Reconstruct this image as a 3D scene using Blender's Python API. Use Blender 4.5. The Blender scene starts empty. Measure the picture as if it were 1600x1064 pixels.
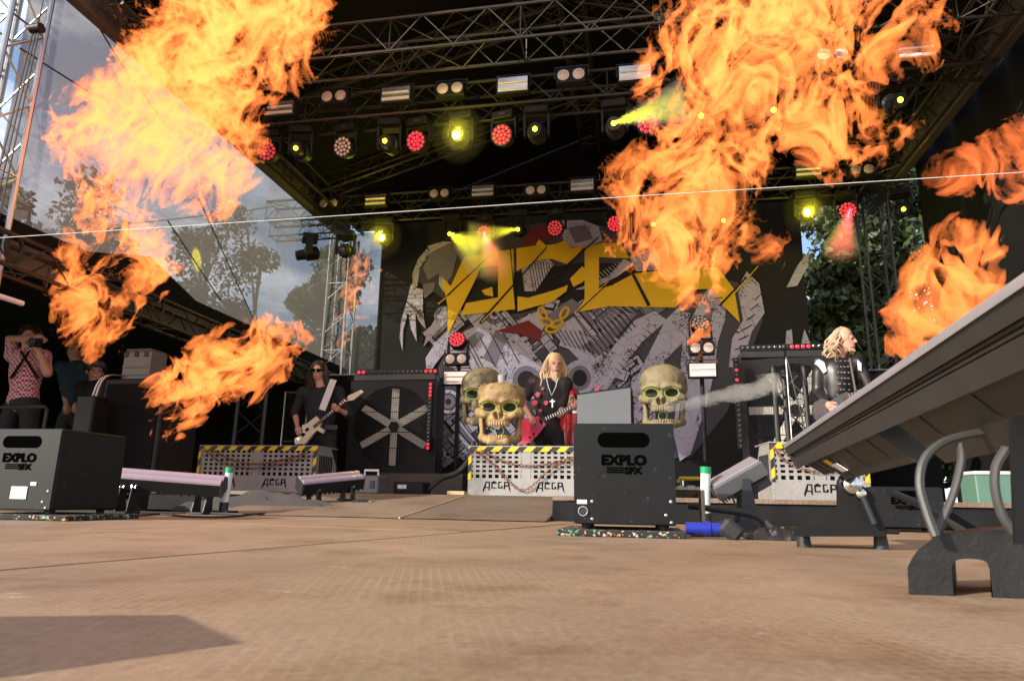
import bpy, math, random
import numpy as np
from math import radians, sin, cos, pi
from mathutils import Vector, Matrix
random.seed(7); rng=np.random.default_rng(7)
SC=bpy.context.scene; COL=SC.collection
# ---------------------------------------------------------------- camera, sky, sun, exposure
CAMH=0.13; YAW,PITCH,ROLL=radians(10.5),radians(13.0),radians(1.0); FPX=1066.7
cam=bpy.data.cameras.new('camera'); camo=bpy.data.objects.new('camera',cam); COL.objects.link(camo)
cam.sensor_width=36; cam.lens=24.0; cam.clip_start=0.02; cam.clip_end=3000
MR=Matrix.Rotation(YAW,3,'Z')@Matrix.Rotation(pi/2+PITCH,3,'X')@Matrix.Rotation(ROLL,3,'Z')
camo.matrix_world=Matrix.Translation((0,0,CAMH))@MR.to_4x4()
cam.dof.use_dof=True; cam.dof.focus_distance=6.0; cam.dof.aperture_fstop=11
SC.camera=camo
SUN_AZ=(0.72,0.69); SUN_EL=radians(25)
w=bpy.data.worlds.new('World'); SC.world=w; w.use_nodes=True
def nd(nt,t,**k):
    n=nt.nodes.new(t)
    for a,b in k.items(): setattr(n,a,b)
    return n
def build_world():
    nt=w.node_tree; nt.nodes.clear(); L=nt.links
    out=nd(nt,'ShaderNodeOutputWorld'); bg=nd(nt,'ShaderNodeBackground'); bg.inputs[1].default_value=0.15
    sky=nd(nt,'ShaderNodeTexSky',sky_type='NISHITA',sun_disc=False,sun_elevation=SUN_EL)
    sky.sun_rotation=math.atan2(-SUN_AZ[0],-SUN_AZ[1]); sky.air_density=1.0; sky.dust_density=1.0; sky.ozone_density=1.5
    # broken white cloud over the whole sky
    tc=nd(nt,'ShaderNodeTexCoord'); mp=nd(nt,'ShaderNodeMapping'); mp.inputs['Scale'].default_value=(2.2,2.2,5.0)
    nz=nd(nt,'ShaderNodeTexNoise'); nz.inputs['Scale'].default_value=1.6; nz.inputs['Detail'].default_value=7; nz.inputs['Roughness'].default_value=.62
    cr=nd(nt,'ShaderNodeValToRGB'); cr.color_ramp.elements[0].position=.45; cr.color_ramp.elements[1].position=.68
    mx=nd(nt,'ShaderNodeMixRGB'); mx.inputs[2].default_value=(7.0,7.2,7.6,1)
    L.new(tc.outputs['Generated'],mp.inputs[0]); L.new(mp.outputs[0],nz.inputs[0]); L.new(nz.outputs[0],cr.inputs[0])
    L.new(cr.outputs[0],mx.inputs[0]); L.new(sky.outputs[0],mx.inputs[1]); L.new(mx.outputs[0],bg.inputs[0]); L.new(bg.outputs[0],out.inputs[0])
build_world()
sun=bpy.data.lights.new('sun','SUN'); suno=bpy.data.objects.new('sun',sun); COL.objects.link(suno)
sun.energy=4.0; sun.angle=radians(0.55); sun.color=(1,.93,.82)
_sd=Vector((SUN_AZ[0]*cos(SUN_EL),SUN_AZ[1]*cos(SUN_EL),-sin(SUN_EL)*Vector((SUN_AZ[0],SUN_AZ[1])).length)).normalized()
suno.rotation_euler=(-_sd).to_track_quat('Z','Y').to_euler()
vs=SC.view_settings; vs.view_transform='Standard'; vs.look='None'; vs.exposure=0.68; vs.gamma=1; vs.use_curve_mapping=False
SC.cycles.use_denoising=True; SC.cycles.max_bounces=6; SC.cycles.transparent_max_bounces=32; SC.cycles.volume_bounces=2
SC.cycles.sample_clamp_indirect=4
# ---------------------------------------------------------------- pixel (1600x1064) to place
CAM=Vector((0,0,CAMH))
def ray(px,py): return MR@Vector(((px-800)/FPX,-(py-532)/FPX,-1.0))
def atY(px,py,Y): d=ray(px,py); return CAM+d*(Y/d.y)
def atZ(px,py,Z): d=ray(px,py); return CAM+d*((Z-CAMH)/d.z)
def atX(px,py,X): d=ray(px,py); return CAM+d*(X/d.x)
# ---------------------------------------------------------------- fields and surfaces on a grid
def surface_nets(d,o,h):
    s=d<0; nx,ny,nz=d.shape
    cnt=np.zeros((nx-1,ny-1,nz-1),np.int8)
    for a in (0,1):
        for b in (0,1):
            for c in (0,1): cnt+=s[a:nx-1+a,b:ny-1+b,c:nz-1+c]
    act=(cnt>0)&(cnt<8); ids=np.argwhere(act); n=len(ids)
    idx=np.full(act.shape,-1,np.int32); idx[act]=np.arange(n)
    acc=np.zeros((n,3),np.float32); num=np.zeros(n,np.float32)
    cor=[(a,b,c) for a in (0,1) for b in (0,1) for c in (0,1)]
    for A in cor:
        for ax in range(3):
            if A[ax]==1: continue
            B=list(A); B[ax]=1
            da=d[ids[:,0]+A[0],ids[:,1]+A[1],ids[:,2]+A[2]]; db=d[ids[:,0]+B[0],ids[:,1]+B[1],ids[:,2]+B[2]]
            m=(da<0)!=(db<0); t=np.where(m,da/np.where(m,da-db,1),0)
            p=np.tile(np.array(A,np.float32),(n,1)); p[:,ax]+=t
            acc+=p*m[:,None]; num+=m
    V=np.array(o)+h*(ids+acc/num[:,None])
    Fs=[]
    for ax in range(3):
        u,v=(ax+1)%3,(ax+2)%3
        sl0=[slice(1,-1)]*3; sl1=[slice(1,-1)]*3; sl0[ax]=slice(0,-1); sl1[ax]=slice(1,None)
        a=s[tuple(sl0)]; b=s[tuple(sl1)]
        for flip,m in ((0,a&~b),(1,~a&b)):
            q=np.argwhere(m)
            if not len(q): continue
            q=q.copy(); q[:,u]+=1; q[:,v]+=1
            def cell(du,dv):
                c=q.copy(); c[:,u]-=du; c[:,v]-=dv
                return idx[c[:,0],c[:,1],c[:,2]]
            f=np.stack([cell(1,1),cell(0,1),cell(0,0),cell(1,0)],1)
            if flip: f=f[:,::-1]
            Fs.append(f)
    return V,np.concatenate(Fs) if Fs else np.zeros((0,4),int)
def mesh_np(name,V,F,mat,smooth=True):
    me=bpy.data.meshes.new(name); V=np.asarray(V,np.float32); F=np.asarray(F,np.int32); n=len(F)
    me.vertices.add(len(V)); me.vertices.foreach_set('co',V.ravel())
    me.loops.add(n*4); me.loops.foreach_set('vertex_index',F.ravel())
    me.polygons.add(n); me.polygons.foreach_set('loop_start',np.arange(0,n*4,4,dtype=np.int32)); me.polygons.foreach_set('loop_total',np.full(n,4,np.int32))
    if smooth: me.polygons.foreach_set('use_smooth',np.ones(n,bool))
    me.update(calc_edges=True); me.validate()
    if mat: me.materials.append(mat)
    return me
_LAT=rng.random((64,64,64),dtype=np.float32)*2-1
def vnoise(x,y,z,off=0):
    x=x+off*7.3; y=y+off*3.1; z=z+off*5.7
    xi=np.floor(x); yi=np.floor(y); zi=np.floor(z)
    fx=x-xi; fy=y-yi; fz=z-zi
    fx=fx*fx*(3-2*fx); fy=fy*fy*(3-2*fy); fz=fz*fz*(3-2*fz)
    xi=xi.astype(np.int32)&63; yi=yi.astype(np.int32)&63; zi=zi.astype(np.int32)&63
    x1=(xi+1)&63; y1=(yi+1)&63; z1=(zi+1)&63
    def g(a,b,c): return _LAT[a,b,c]
    c00=g(xi,yi,zi)*(1-fx)+g(x1,yi,zi)*fx; c10=g(xi,y1,zi)*(1-fx)+g(x1,y1,zi)*fx
    c01=g(xi,yi,z1)*(1-fx)+g(x1,yi,z1)*fx; c11=g(xi,y1,z1)*(1-fx)+g(x1,y1,z1)*fx
    c0=c00*(1-fy)+c10*fy; c1=c01*(1-fy)+c11*fy
    return c0*(1-fz)+c1*fz
def _turb(x,y,z,e,flow,seed,f,amp,warp,fine,sheetw,full):
    fl=np.array(flow,float); fl/=np.linalg.norm(fl)
    t=x*fl[0]+y*fl[1]+z*fl[2]; st=.32      # noise stretched along the flow: filaments trail downstream
    sx,sy,sz=x-t*fl[0]*st,y-t*fl[1]*st,z-t*fl[2]*st
    W=[vnoise(sx*f,sy*f,sz*f,seed+k) for k in (1,2,3)]
    x,y,z=sx+warp*W[0],sy+warp*W[1],sz+warp*W[2]
    f2=f*3.1; w2=warp*.36
    W=[vnoise(x*f2,y*f2,z*f2,seed+k) for k in (4,5,6)]
    x,y,z=x+w2*W[0],y+w2*W[1],z+w2*W[2]
    v=np.zeros_like(x); a=1.0; g=f*1.3
    for o in range(4 if full else 2):
        nn=vnoise(x*g,y*g,z*g,seed+10+o)
        v+=a*(nn if o<1 else .62-np.abs(nn)*2)*(fine if o>1 else 1); a*=.55; g*=2.05
    env=e*1.25+amp*.6*v-.10
    if not full: return env
    g=f*1.9
    r=vnoise(x*g,y*g,z*g,seed+20)+.5*vnoise(x*g*2.1,y*g*2.1,z*g*2.1,seed+21)+.28*vnoise(x*g*4.6,y*g*4.6,z*g*4.6,seed+22)
    return -np.minimum(env*.6,sheetw*(.55+np.clip(env,0,1)*.9)-np.abs(r))
def flame_field(blobs,Y,h,flow,seed,freq=2.2,amp=1.0,warp=.22,fine=1.0,thick=.55,sheetw=.22):
    """blobs: (px,py,radius px,weight): balls of fire that a turbulent burning cloud wraps, thinner than wide."""
    B=[]
    for px,py,r,wt in blobs:
        c=atY(px,py,Y); B.append((np.array(c),r/FPX*(c-CAM).length,wt))
    lo=np.min([c-R_*1.45 for c,R_,_ in B],0); hi=np.max([c+R_*1.45 for c,R_,_ in B],0)
    n=(np.ceil((hi-lo)/h).astype(int)+4)//2*2
    def env(ax):
        X,Yy,Z=np.meshgrid(*[a.astype(np.float32) for a in ax],indexing='ij',sparse=True)
        E=None
        for c,R_,wt in B:
            q=((X-c[0])**2+((Yy-c[1])/thick)**2+(Z-c[2])**2)/np.float32(R_*R_); q=wt*(1-q)
            E=q if E is None else np.maximum(E,q)
        return E.astype(np.float32)
    axc=[np.arange(k//2)*2*h+l+h*.5 for k,l in zip(n,lo)]
    Ec=env(axc); m=Ec>-.8
    ii=np.argwhere(m); P=[axc[k][ii[:,k]].astype(np.float32) for k in range(3)]
    en=np.full(Ec.shape,-9,np.float32); en[m]=_turb(*P,Ec[m],flow,seed,freq,amp,warp,fine,sheetw,False)
    a=en>-.42
    d_=a.copy(); d_[1:]|=a[:-1]; d_[:-1]|=a[1:]; d_[:,1:]|=a[:,:-1]; d_[:,:-1]|=a[:,1:]; d_[:,:,1:]|=a[:,:,:-1]; d_[:,:,:-1]|=a[:,:,1:]
    mf=d_.repeat(2,0).repeat(2,1).repeat(2,2)
    ax=[np.arange(k)*h+l for k,l in zip(n,lo)]
    E=env(ax); ii=np.argwhere(mf); P=[ax[k][ii[:,k]].astype(np.float32) for k in range(3)]
    d=np.full(E.shape,.5,np.float32); d[mf]=_turb(*P,E[mf],flow,seed,freq,amp,warp,fine,sheetw,True)
    d[0]=d[-1]=.5; d[:,0]=d[:,-1]=.5; d[:,:,0]=d[:,:,-1]=.5
    return d,lo,h
def flame_mat(name,sig,col):
    m=bpy.data.materials.new(name); m.use_nodes=True; nt=m.node_tree; nt.nodes.clear()
    o=nd(nt,'ShaderNodeOutputMaterial'); ad=nd(nt,'ShaderNodeAddShader'); ab=nd(nt,'ShaderNodeVolumeAbsorption'); em=nd(nt,'ShaderNodeEmission')
    ab.inputs[0].default_value=(0,0,0,1); ab.inputs[1].default_value=sig
    em.inputs[0].default_value=(*col,1); em.inputs[1].default_value=sig
    nt.links.new(ab.outputs[0],ad.inputs[0]); nt.links.new(em.outputs[0],ad.inputs[1]); nt.links.new(ad.outputs[0],o.inputs['Volume'])
    return m
def flame(name,label,blobs,Y,mat,h=.014,flow=(0.3,0,1),seed=0,group='stage flames',**k):
    d,lo,h=flame_field(blobs,Y,h,flow,seed,**k)
    V,Fc=surface_nets(d,lo,h)
    base=V.min(0)*.0+np.array([V[:,0].mean(),V[:,1].mean(),V[:,2].min()]) if len(V) else np.zeros(3)
    me=mesh_np(name,V-base,Fc,mat); ob=bpy.data.objects.new(name,me); COL.objects.link(ob); ob.location=base
    ob['label']=label; ob['category']='flame'; ob['group']=group
    print('flame',label,len(Fc)*2,d.shape)
    return ob
# ---------------------------------------------------------------- things, parts, meshes
def tag(o,label=None,cat=None,group=None,kind=None):
    for k,v in (('label',label),('category',cat),('group',group),('kind',kind)):
        if v: o[k]=v
    return o
def thing(name,label,cat,loc=(0,0,0),rz=0,group=None):
    o=bpy.data.objects.new(name,None); o.empty_display_size=.1; COL.objects.link(o)
    o.location=loc; o.rotation_euler=(0,0,rz); return tag(o,label,cat,group)
def copy_tree(o,parent=None):
    c=o.copy(); COL.objects.link(c); c.parent=parent
    for ch in [x for x in bpy.data.objects if x.parent==o]: copy_tree(ch,c)
    return c
def frame_from(d,up=(0,0,1)):
    z=Vector(d).normalized(); u=Vector(up)
    if abs(z.dot(u))>.98: u=Vector((0,1,0)) if abs(z.y)<.9 else Vector((1,0,0))
    x=u.cross(z).normalized(); y=z.cross(x); return x,y,z
class MB:
    def __init__(s): s.v=[]; s.f=[]
    def add(s,vs,fs):
        n=len(s.v); s.v+= [tuple(p) for p in vs]; s.f+=[tuple(i+n for i in f) for f in fs]; return s
    def box(s,c,size,rot=None,bev=0.0):
        c=Vector(c); h=[x/2 for x in size]; b=min(bev,min(h)*.9)
        if b<=0:
            vs=[Vector((sx*h[0],sy*h[1],sz*h[2])) for sx in (-1,1) for sy in (-1,1) for sz in (-1,1)]
            fs=[(0,1,3,2),(4,6,7,5),(0,4,5,1),(2,3,7,6),(0,2,6,4),(1,5,7,3)]
        else:
            vs=[];ix={}
            for sx in (-1,1):
                for sy in (-1,1):
                    for sz in (-1,1):
                        for a in range(3):
                            p=[sx*(h[0]-b),sy*(h[1]-b),sz*(h[2]-b)]; p[a]=(sx,sy,sz)[a]*h[a]
                            ix[(sx,sy,sz,a)]=len(vs); vs.append(Vector(p))
            fs=[]
            for a in range(3):
                u,w_=(a+1)%3,(a+2)%3
                for sg in (-1,1):
                    q=[]
                    for su,sw in ((-1,-1),(1,-1),(1,1),(-1,1)):
                        k=[0,0,0]; k[a]=sg;k[u]=su;k[w_]=sw; q.append(ix[(*k,a)])
                    fs.append(tuple(q if sg>0 else q[::-1]))
                for su in (-1,1):
                    for sw in (-1,1):
                        k0=[0,0,0];k0[u]=su;k0[w_]=sw;k1=list(k0);k0[a]=-1;k1[a]=1
                        q=(ix[(*k0,u)],ix[(*k1,u)],ix[(*k1,w_)],ix[(*k0,w_)])
                        fs.append(q if su*sw>0 else q[::-1])
            for sx in (-1,1):
                for sy in (-1,1):
                    for sz in (-1,1):
                        q=tuple(ix[(sx,sy,sz,a)] for a in range(3)); fs.append(q if sx*sy*sz>0 else q[::-1])
        if rot is not None: vs=[rot@p for p in vs]
        return s.add([c+p for p in vs],fs)
    def cyl(s,a,b,r,r2=None,n=10,caps=True):
        a,b=Vector(a),Vector(b); r2=r if r2 is None else r2; x,y,_=frame_from(b-a)
        vs=[]
        for p,q in ((a,r),(b,r2)):
            for i in range(n): t=2*pi*i/n; vs.append(p+x*(q*cos(t))+y*(q*sin(t)))
        fs=[(i,(i+1)%n,n+(i+1)%n,n+i) for i in range(n)]
        if caps: fs+=[tuple(range(n))[::-1],tuple(range(n,2*n))]
        return s.add(vs,fs)
    def tube(s,path,r,n=6,closed=False,rads=None):
        P=[Vector(p) for p in path]; m=len(P); vs=[]; up=None
        for i,p in enumerate(P):
            d=(P[(i+1)%m]-P[i-1]) if closed else (P[min(i+1,m-1)]-P[max(i-1,0)])
            if d.length<1e-9: d=Vector((0,0,1))
            z=d.normalized()
            if up is None or abs(z.dot(up))>.97: up=frame_from(z)[1]
            x=up.cross(z).normalized(); y=z.cross(x); up=y; rr=rads[i] if rads else r
            for k in range(n): t=2*pi*k/n; vs.append(p+x*(rr*cos(t))+y*(rr*sin(t)))
        fs=[]
        for i in range(m if closed else m-1):
            j=(i+1)%m
            for k in range(n): fs.append((i*n+k,i*n+(k+1)%n,j*n+(k+1)%n,j*n+k))
        if not closed: fs+=[tuple(range(n))[::-1],tuple(range((m-1)*n,m*n))]
        return s.add(vs,fs)
    def lathe(s,o,axis,prof,n=16):
        o=Vector(o); x,y,z=frame_from(axis); vs=[]
        for t,r in prof:
            for i in range(n): a=2*pi*i/n; vs.append(o+z*t+x*(r*cos(a))+y*(r*sin(a)))
        m=len(prof); fs=[]
        for j in range(m-1):
            for i in range(n): fs.append((j*n+i,j*n+(i+1)%n,(j+1)*n+(i+1)%n,(j+1)*n+i))
        fs+=[tuple(range(n))[::-1],tuple(range((m-1)*n,m*n))]
        return s.add(vs,fs)
    def prism(s,pts,ext):
        """pts: loop of 3D points; ext: extrusion vector"""
        P=[Vector(p) for p in pts]; e=Vector(ext); n=len(P)
        nrm=Vector((0,0,0))
        for i in range(n): nrm+=P[i].cross(P[(i+1)%n])
        if nrm.dot(e)>0: P=P[::-1]
        fs=[tuple(range(n)),tuple(range(2*n-1,n-1,-1))]
        fs+=[((i+1)%n,i,n+i,n+(i+1)%n) for i in range(n)]
        return s.add(P+[p+e for p in P],fs)
    def ring(s,c,axis,R_,r,n=20,m=6):
        x,y,z=frame_from(axis); c=Vector(c)
        return s.tube([c+x*(R_*cos(2*pi*i/n))+y*(R_*sin(2*pi*i/n)) for i in range(n)],r,m,True)
    def xf(s,M): s.v=[tuple(M@Vector(p)) for p in s.v]; return s
    def mesh(s,name,mat,ang=32):
        me=bpy.data.meshes.new(name); me.from_pydata(s.v,[],s.f); me.update()
        me.shade_smooth(); me.set_sharp_from_angle(angle=radians(ang))
        if mat: me.materials.append(mat)
        return me
    def build(s,name,mat,parent=None,kind=None,label=None,loc=None,ang=32):
        o=bpy.data.objects.new(name,s.mesh(name,mat,ang)); COL.objects.link(o); o.parent=parent
        if loc is not None: o.location=loc
        return tag(o,label,None,None,kind)
def single(name,mb,mat,label,cat,group=None,base=None):
    """a thing that is one mesh; origin put at its base"""
    if base is None:
        xs=[p[0] for p in mb.v]; ys=[p[1] for p in mb.v]; base=((min(xs)+max(xs))/2,(min(ys)+max(ys))/2,min(p[2] for p in mb.v))
    mb.v=[(p[0]-base[0],p[1]-base[1],p[2]-base[2]) for p in mb.v]
    return tag(mb.build(name,mat,None,loc=base),label,cat,group)
def struct(name,mb,mat,parent=None): return mb.build(name,mat,parent,'structure' if parent is None else None)
def spline(P,k=6):
    P=[Vector(p) for p in P]; out=[]
    for i in range(len(P)-1):
        a=P[max(i-1,0)];b=P[i];c=P[i+1];d=P[min(i+2,len(P)-1)]
        for j in range(k):
            t=j/k; out.append(.5*((2*b)+(c-a)*t+(2*a-5*b+4*c-d)*t*t+(3*b-a-3*c+d)*t**3))
    return out+[P[-1]]
# ---------------------------------------------------------------- materials
def mat(name,col,rough=.6,metal=0,var=.15,scale=8,bump=0,emit=None,es=0,wear=None,wscale=30,wth=.66,coat=0,spec=None):
    m=bpy.data.materials.new(name); m.use_nodes=True; nt=m.node_tree; L=nt.links; b=nt.nodes['Principled BSDF']
    b.inputs['Roughness'].default_value=rough; b.inputs['Metallic'].default_value=metal
    if spec is not None: b.inputs['Specular IOR Level'].default_value=spec
    if coat: b.inputs['Coat Weight'].default_value=coat
    tc=nd(nt,'ShaderNodeTexCoord'); nz=nd(nt,'ShaderNodeTexNoise'); nz.inputs['Scale'].default_value=scale; nz.inputs['Detail'].default_value=6; nz.inputs['Roughness'].default_value=.65
    L.new(tc.outputs['Object'],nz.inputs[0])
    mx=nd(nt,'ShaderNodeMixRGB'); mx.inputs[1].default_value=(*[c*(1-var) for c in col],1); mx.inputs[2].default_value=(*[min(1,c*(1+var)) for c in col],1)
    L.new(nz.outputs[0],mx.inputs[0]); last=mx.outputs[0]
    if wear:
        wn=nd(nt,'ShaderNodeTexNoise'); wn.inputs['Scale'].default_value=wscale; wn.inputs['Detail'].default_value=8; wn.inputs['Roughness'].default_value=.75
        L.new(tc.outputs['Object'],wn.inputs[0]); r=nd(nt,'ShaderNodeValToRGB'); r.color_ramp.elements[0].position=wth; r.color_ramp.elements[1].position=min(1,wth+.08)
        L.new(wn.outputs[0],r.inputs[0]); m2=nd(nt,'ShaderNodeMixRGB'); L.new(r.outputs[0],m2.inputs[0]); L.new(last,m2.inputs[1]); m2.inputs[2].default_value=(*wear,1); last=m2.outputs[0]
    L.new(last,b.inputs['Base Color'])
    rr=nd(nt,'ShaderNodeMapRange'); rr.inputs[3].default_value=max(0,rough-.12); rr.inputs[4].default_value=min(1,rough+.12); L.new(nz.outputs[0],rr.inputs[0]); L.new(rr.outputs[0],b.inputs['Roughness'])
    if bump:
        bp=nd(nt,'ShaderNodeBump'); bp.inputs['Strength'].default_value=bump; bp.inputs['Distance'].default_value=.01; L.new(nz.outputs[0],bp.inputs['Height']); L.new(bp.outputs[0],b.inputs['Normal'])
    if emit: b.inputs['Emission Color'].default_value=(*emit,1); b.inputs['Emission Strength'].default_value=es
    return m
M={}
def defmats():
    M['black']=mat('black_paint',(.008,.008,.0085),.55,wear=(.05,.047,.043),wscale=22,wth=.68,spec=.3)
    M['flat']=mat('black_cloth',(.006,.006,.0065),.95,var=.3,bump=.4,scale=14,spec=.15)
    M['case']=mat('scuffed_black_case',(.0065,.0068,.0075),.48,var=.35,scale=5,wear=(.05,.05,.049),wscale=38,wth=.60,spec=.28)
    M['dark']=mat('dark_steel',(.05,.05,.053),.45,.6)
    M['grey']=mat('grey_sheet_metal',(.12,.122,.125),.45,.25,var=.2,scale=6,wear=(.3,.3,.3),wth=.68)
    M['alu']=mat('aluminium',(.46,.45,.44),.33,.9,var=.12,scale=20)
    M['alud']=mat('grimy_aluminium',(.055,.048,.042),.5,.7,var=.3,scale=14)
    M['cage']=mat('galvanised_plate',(.31,.30,.285),.5,.1,var=.25,scale=7,wear=(.17,.14,.11),wscale=14,wth=.58)
    M['rust']=mat('rusty_chain',(.24,.10,.045),.75,.3,var=.45,scale=40)
    M['bone']=mat('bone_resin',(.36,.24,.10),.6,var=.6,scale=9,bump=.7,wear=(.06,.04,.018),wscale=13,wth=.55)
    M['boneg']=mat('mossy_bone_resin',(.19,.155,.085),.65,var=.5,scale=11,bump=.5,wear=(.06,.06,.035),wscale=16,wth=.56)
    M['skin']=mat('skin',(.52,.27,.19),.5,var=.1,scale=14)
    M['white']=mat('white_plastic',(.75,.74,.72),.45,var=.06)
    M['label']=mat('paper_label',(.72,.72,.70),.6,var=.08,scale=30,wear=(.12,.12,.12),wscale=60,wth=.56)
    M['green']=mat('green_cap',(.01,.30,.11),.4,var=.1)
    M['yellow']=mat('yellow_paint',(.68,.40,.01),.45,var=.1)
    M['blue']=mat('blue_connector',(.012,.025,.30),.38,var=.1)
    M['brass']=mat('dull_brass',(.30,.24,.17),.35,.9,var=.2)
    M['rubber']=mat('rubber_cable',(.02,.02,.02),.6,var=.2)
    M['cableg']=mat('grey_cable',(.05,.048,.046),.5,var=.25,scale=30)
    M['sheet']=mat('black_rubber_sheet',(.016,.015,.014),.5,var=.4,scale=7,bump=1.0,wear=(.07,.055,.04),wscale=9,wth=.62)
    M['skirt']=mat('black_skirt',(.011,.0105,.010),.8,var=.35,scale=6,bump=.8,spec=.2)
    M['void']=mat('shade_and_lens_black',(.0015,.0015,.0015),1,var=0,spec=0)  # near-black puts the shade of cut-outs into colour; also for sunglass lenses
    M['wood']=mat('raw_wood',(.50,.36,.20),.7,var=.2,scale=20)
    M['heat']=mat('dusty_heatsink',(.05,.046,.041),.55,.3,var=.4,scale=9,wear=(.11,.097,.082),wscale=14,wth=.6)
    M['lens']=mat('frosted_lens',(.27,.25,.265),.32,var=.1,scale=20,coat=.4)
    M['lamp']=mat('warm_lamp_glass',(.62,.5,.42),.25,var=.15,scale=30,coat=.5)
    M['refl']=mat('strobe_reflector',(.72,.66,.62),.22,.8,var=.3,scale=6)
    M['dlens']=mat('dark_lens',(.03,.03,.035),.12,var=.2,coat=.6)
    M['red']=mat('red_led',(.4,.02,.03),.4,emit=(1,.03,.06),es=.7)
    M['reddim']=mat('dim_red_led',(.25,.02,.02),.4,emit=(1,.05,.06),es=.35)
    M['yel']=mat('yellow_lamp',(1,.9,.1),.4,emit=(1,.86,.03),es=38)
    M['yels']=mat('small_yellow_lamp',(1,.9,.1),.4,emit=(1,.86,.03),es=4)
    M['hairb']=mat('blond_hair',(.55,.38,.20),.5,var=.3,scale=20)
    M['hairg']=mat('greying_blond_hair',(.46,.33,.21),.5,var=.35,scale=20)
    M['haird']=mat('dark_brown_hair',(.035,.018,.012),.45,var=.3,scale=20)
    M['shirtk']=mat('black_shirt',(.012,.012,.015),.8,var=.3,scale=10)
    M['vest']=mat('black_vest_with_red_print',(.02,.014,.014),.8,var=.3,scale=10,wear=(.38,.02,.035),wscale=9,wth=.62)
    M['jacket']=mat('black_leather',(.016,.015,.016),.4,var=.3,scale=12)
    M['navy']=mat('navy_shirt',(.012,.03,.05),.8,var=.3,scale=10)
    M['pinkred']=mat('red_guitar_lacquer',(.62,.045,.10),.25,var=.08,coat=.6)
    M['cream']=mat('cream_guitar_lacquer',(.66,.58,.44),.3,var=.08,coat=.4)
    M['gblack']=mat('black_guitar_lacquer',(.05,.055,.06),.2,var=.1,coat=.6)
    M['fret']=mat('rosewood',(.10,.05,.03),.5,var=.2,scale=30)
    M['chrome']=mat('chrome',(.75,.74,.72),.15,1,var=.05)
    M['drum']=mat('red_drum_shell',(.45,.01,.02),.25,var=.1,coat=.6)
    M['pyel']=mat('printed_yellow',(.97,.57,.015),.7,var=.10,scale=3)
    M['pred']=mat('printed_red',(.22,.02,.03),.75,var=.3,scale=5)
    M['pdeep']=mat('printed_dark_violet',(.075,.07,.10),.75,var=.4,scale=2.5)
    M['pdark']=mat('printed_black',(.012,.012,.014),.75,var=.2)
    M['pgrey']=mat('printed_grey',(.21,.195,.28),.75,var=.25,scale=6)
    M['bark']=mat('bark',(.09,.065,.045),.9,var=.3,scale=12,bump=.6)
    M['teal']=mat('teal_plastic',(.10,.20,.15),.45)
    M['blade']=mat('worn_cream_fan_blade',(.78,.74,.62),.5,var=.15,scale=10,wear=(.2,.18,.14),wscale=18,wth=.66)
    # printed ink: light lavender broken by inked hatching
    m=mat('printed_lavender',(.55,.515,.70),.75,var=.14,scale=3); nt=m.node_tree; L=nt.links; b=nt.nodes['Principled BSDF']; prev=b.inputs['Base Color'].links[0].from_socket
    tc=nd(nt,'ShaderNodeTexCoord'); vo=nd(nt,'ShaderNodeTexVoronoi',feature='DISTANCE_TO_EDGE'); vo.inputs['Scale'].default_value=3.2
    dn=nd(nt,'ShaderNodeTexNoise'); dn.inputs['Scale'].default_value=3; mxv=nd(nt,'ShaderNodeMixRGB',blend_type='ADD'); mxv.inputs[0].default_value=.35
    L.new(tc.outputs['Object'],dn.inputs[0]); L.new(tc.outputs['Object'],mxv.inputs[1]); L.new(dn.outputs['Color'],mxv.inputs[2]); L.new(mxv.outputs[0],vo.inputs[0])
    r=nd(nt,'ShaderNodeValToRGB'); r.color_ramp.elements[0].position=.004; r.color_ramp.elements[1].position=.009; L.new(vo.outputs[0],r.inputs[0])
    n2=nd(nt,'ShaderNodeTexNoise'); n2.inputs['Scale'].default_value=38; L.new(tc.outputs['Object'],n2.inputs[0]); n3=nd(nt,'ShaderNodeTexNoise'); n3.inputs['Scale'].default_value=2.1; L.new(tc.outputs['Object'],n3.inputs[0])
    ad=nd(nt,'ShaderNodeMath',operation='ADD'); L.new(n2.outputs[0],ad.inputs[0]); L.new(n3.outputs[0],ad.inputs[1]); r2=nd(nt,'ShaderNodeValToRGB'); r2.color_ramp.elements[0].position=.34; r2.color_ramp.elements[1].position=.40
    hf=nd(nt,'ShaderNodeMath',operation='MULTIPLY'); hf.inputs[1].default_value=.45; L.new(ad.outputs[0],hf.inputs[0]); L.new(hf.outputs[0],r2.inputs[0])
    mu=nd(nt,'ShaderNodeMixRGB',blend_type='MULTIPLY'); mu.inputs[0].default_value=1; L.new(r.outputs[0],mu.inputs[1]); L.new(r2.outputs[0],mu.inputs[2])
    mf=nd(nt,'ShaderNodeMixRGB'); mf.inputs[1].default_value=(.05,.048,.06,1); L.new(mu.outputs[0],mf.inputs[0]); L.new(prev,mf.inputs[2]); L.new(mf.outputs[0],b.inputs['Base Color']); M['plav']=m
    # hazard tape, plaid shirt, speckled rubber, floor
    def stripes(name,ca,cb,sc,ax):
        m=mat(name,ca,.5); nt=m.node_tree; L=nt.links; b=nt.nodes['Principled BSDF']; tc=nd(nt,'ShaderNodeTexCoord'); sp=nd(nt,'ShaderNodeSeparateXYZ'); L.new(tc.outputs['Object'],sp.inputs[0])
        a=nd(nt,'ShaderNodeMath',operation='MULTIPLY_ADD'); a.inputs[1].default_value=ax; L.new(sp.outputs['Z'],a.inputs[0]); L.new(sp.outputs['X'],a.inputs[2])
        f=nd(nt,'ShaderNodeMath',operation='MULTIPLY'); f.inputs[1].default_value=sc; L.new(a.outputs[0],f.inputs[0]); g=nd(nt,'ShaderNodeMath',operation='FRACT'); L.new(f.outputs[0],g.inputs[0])
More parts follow.
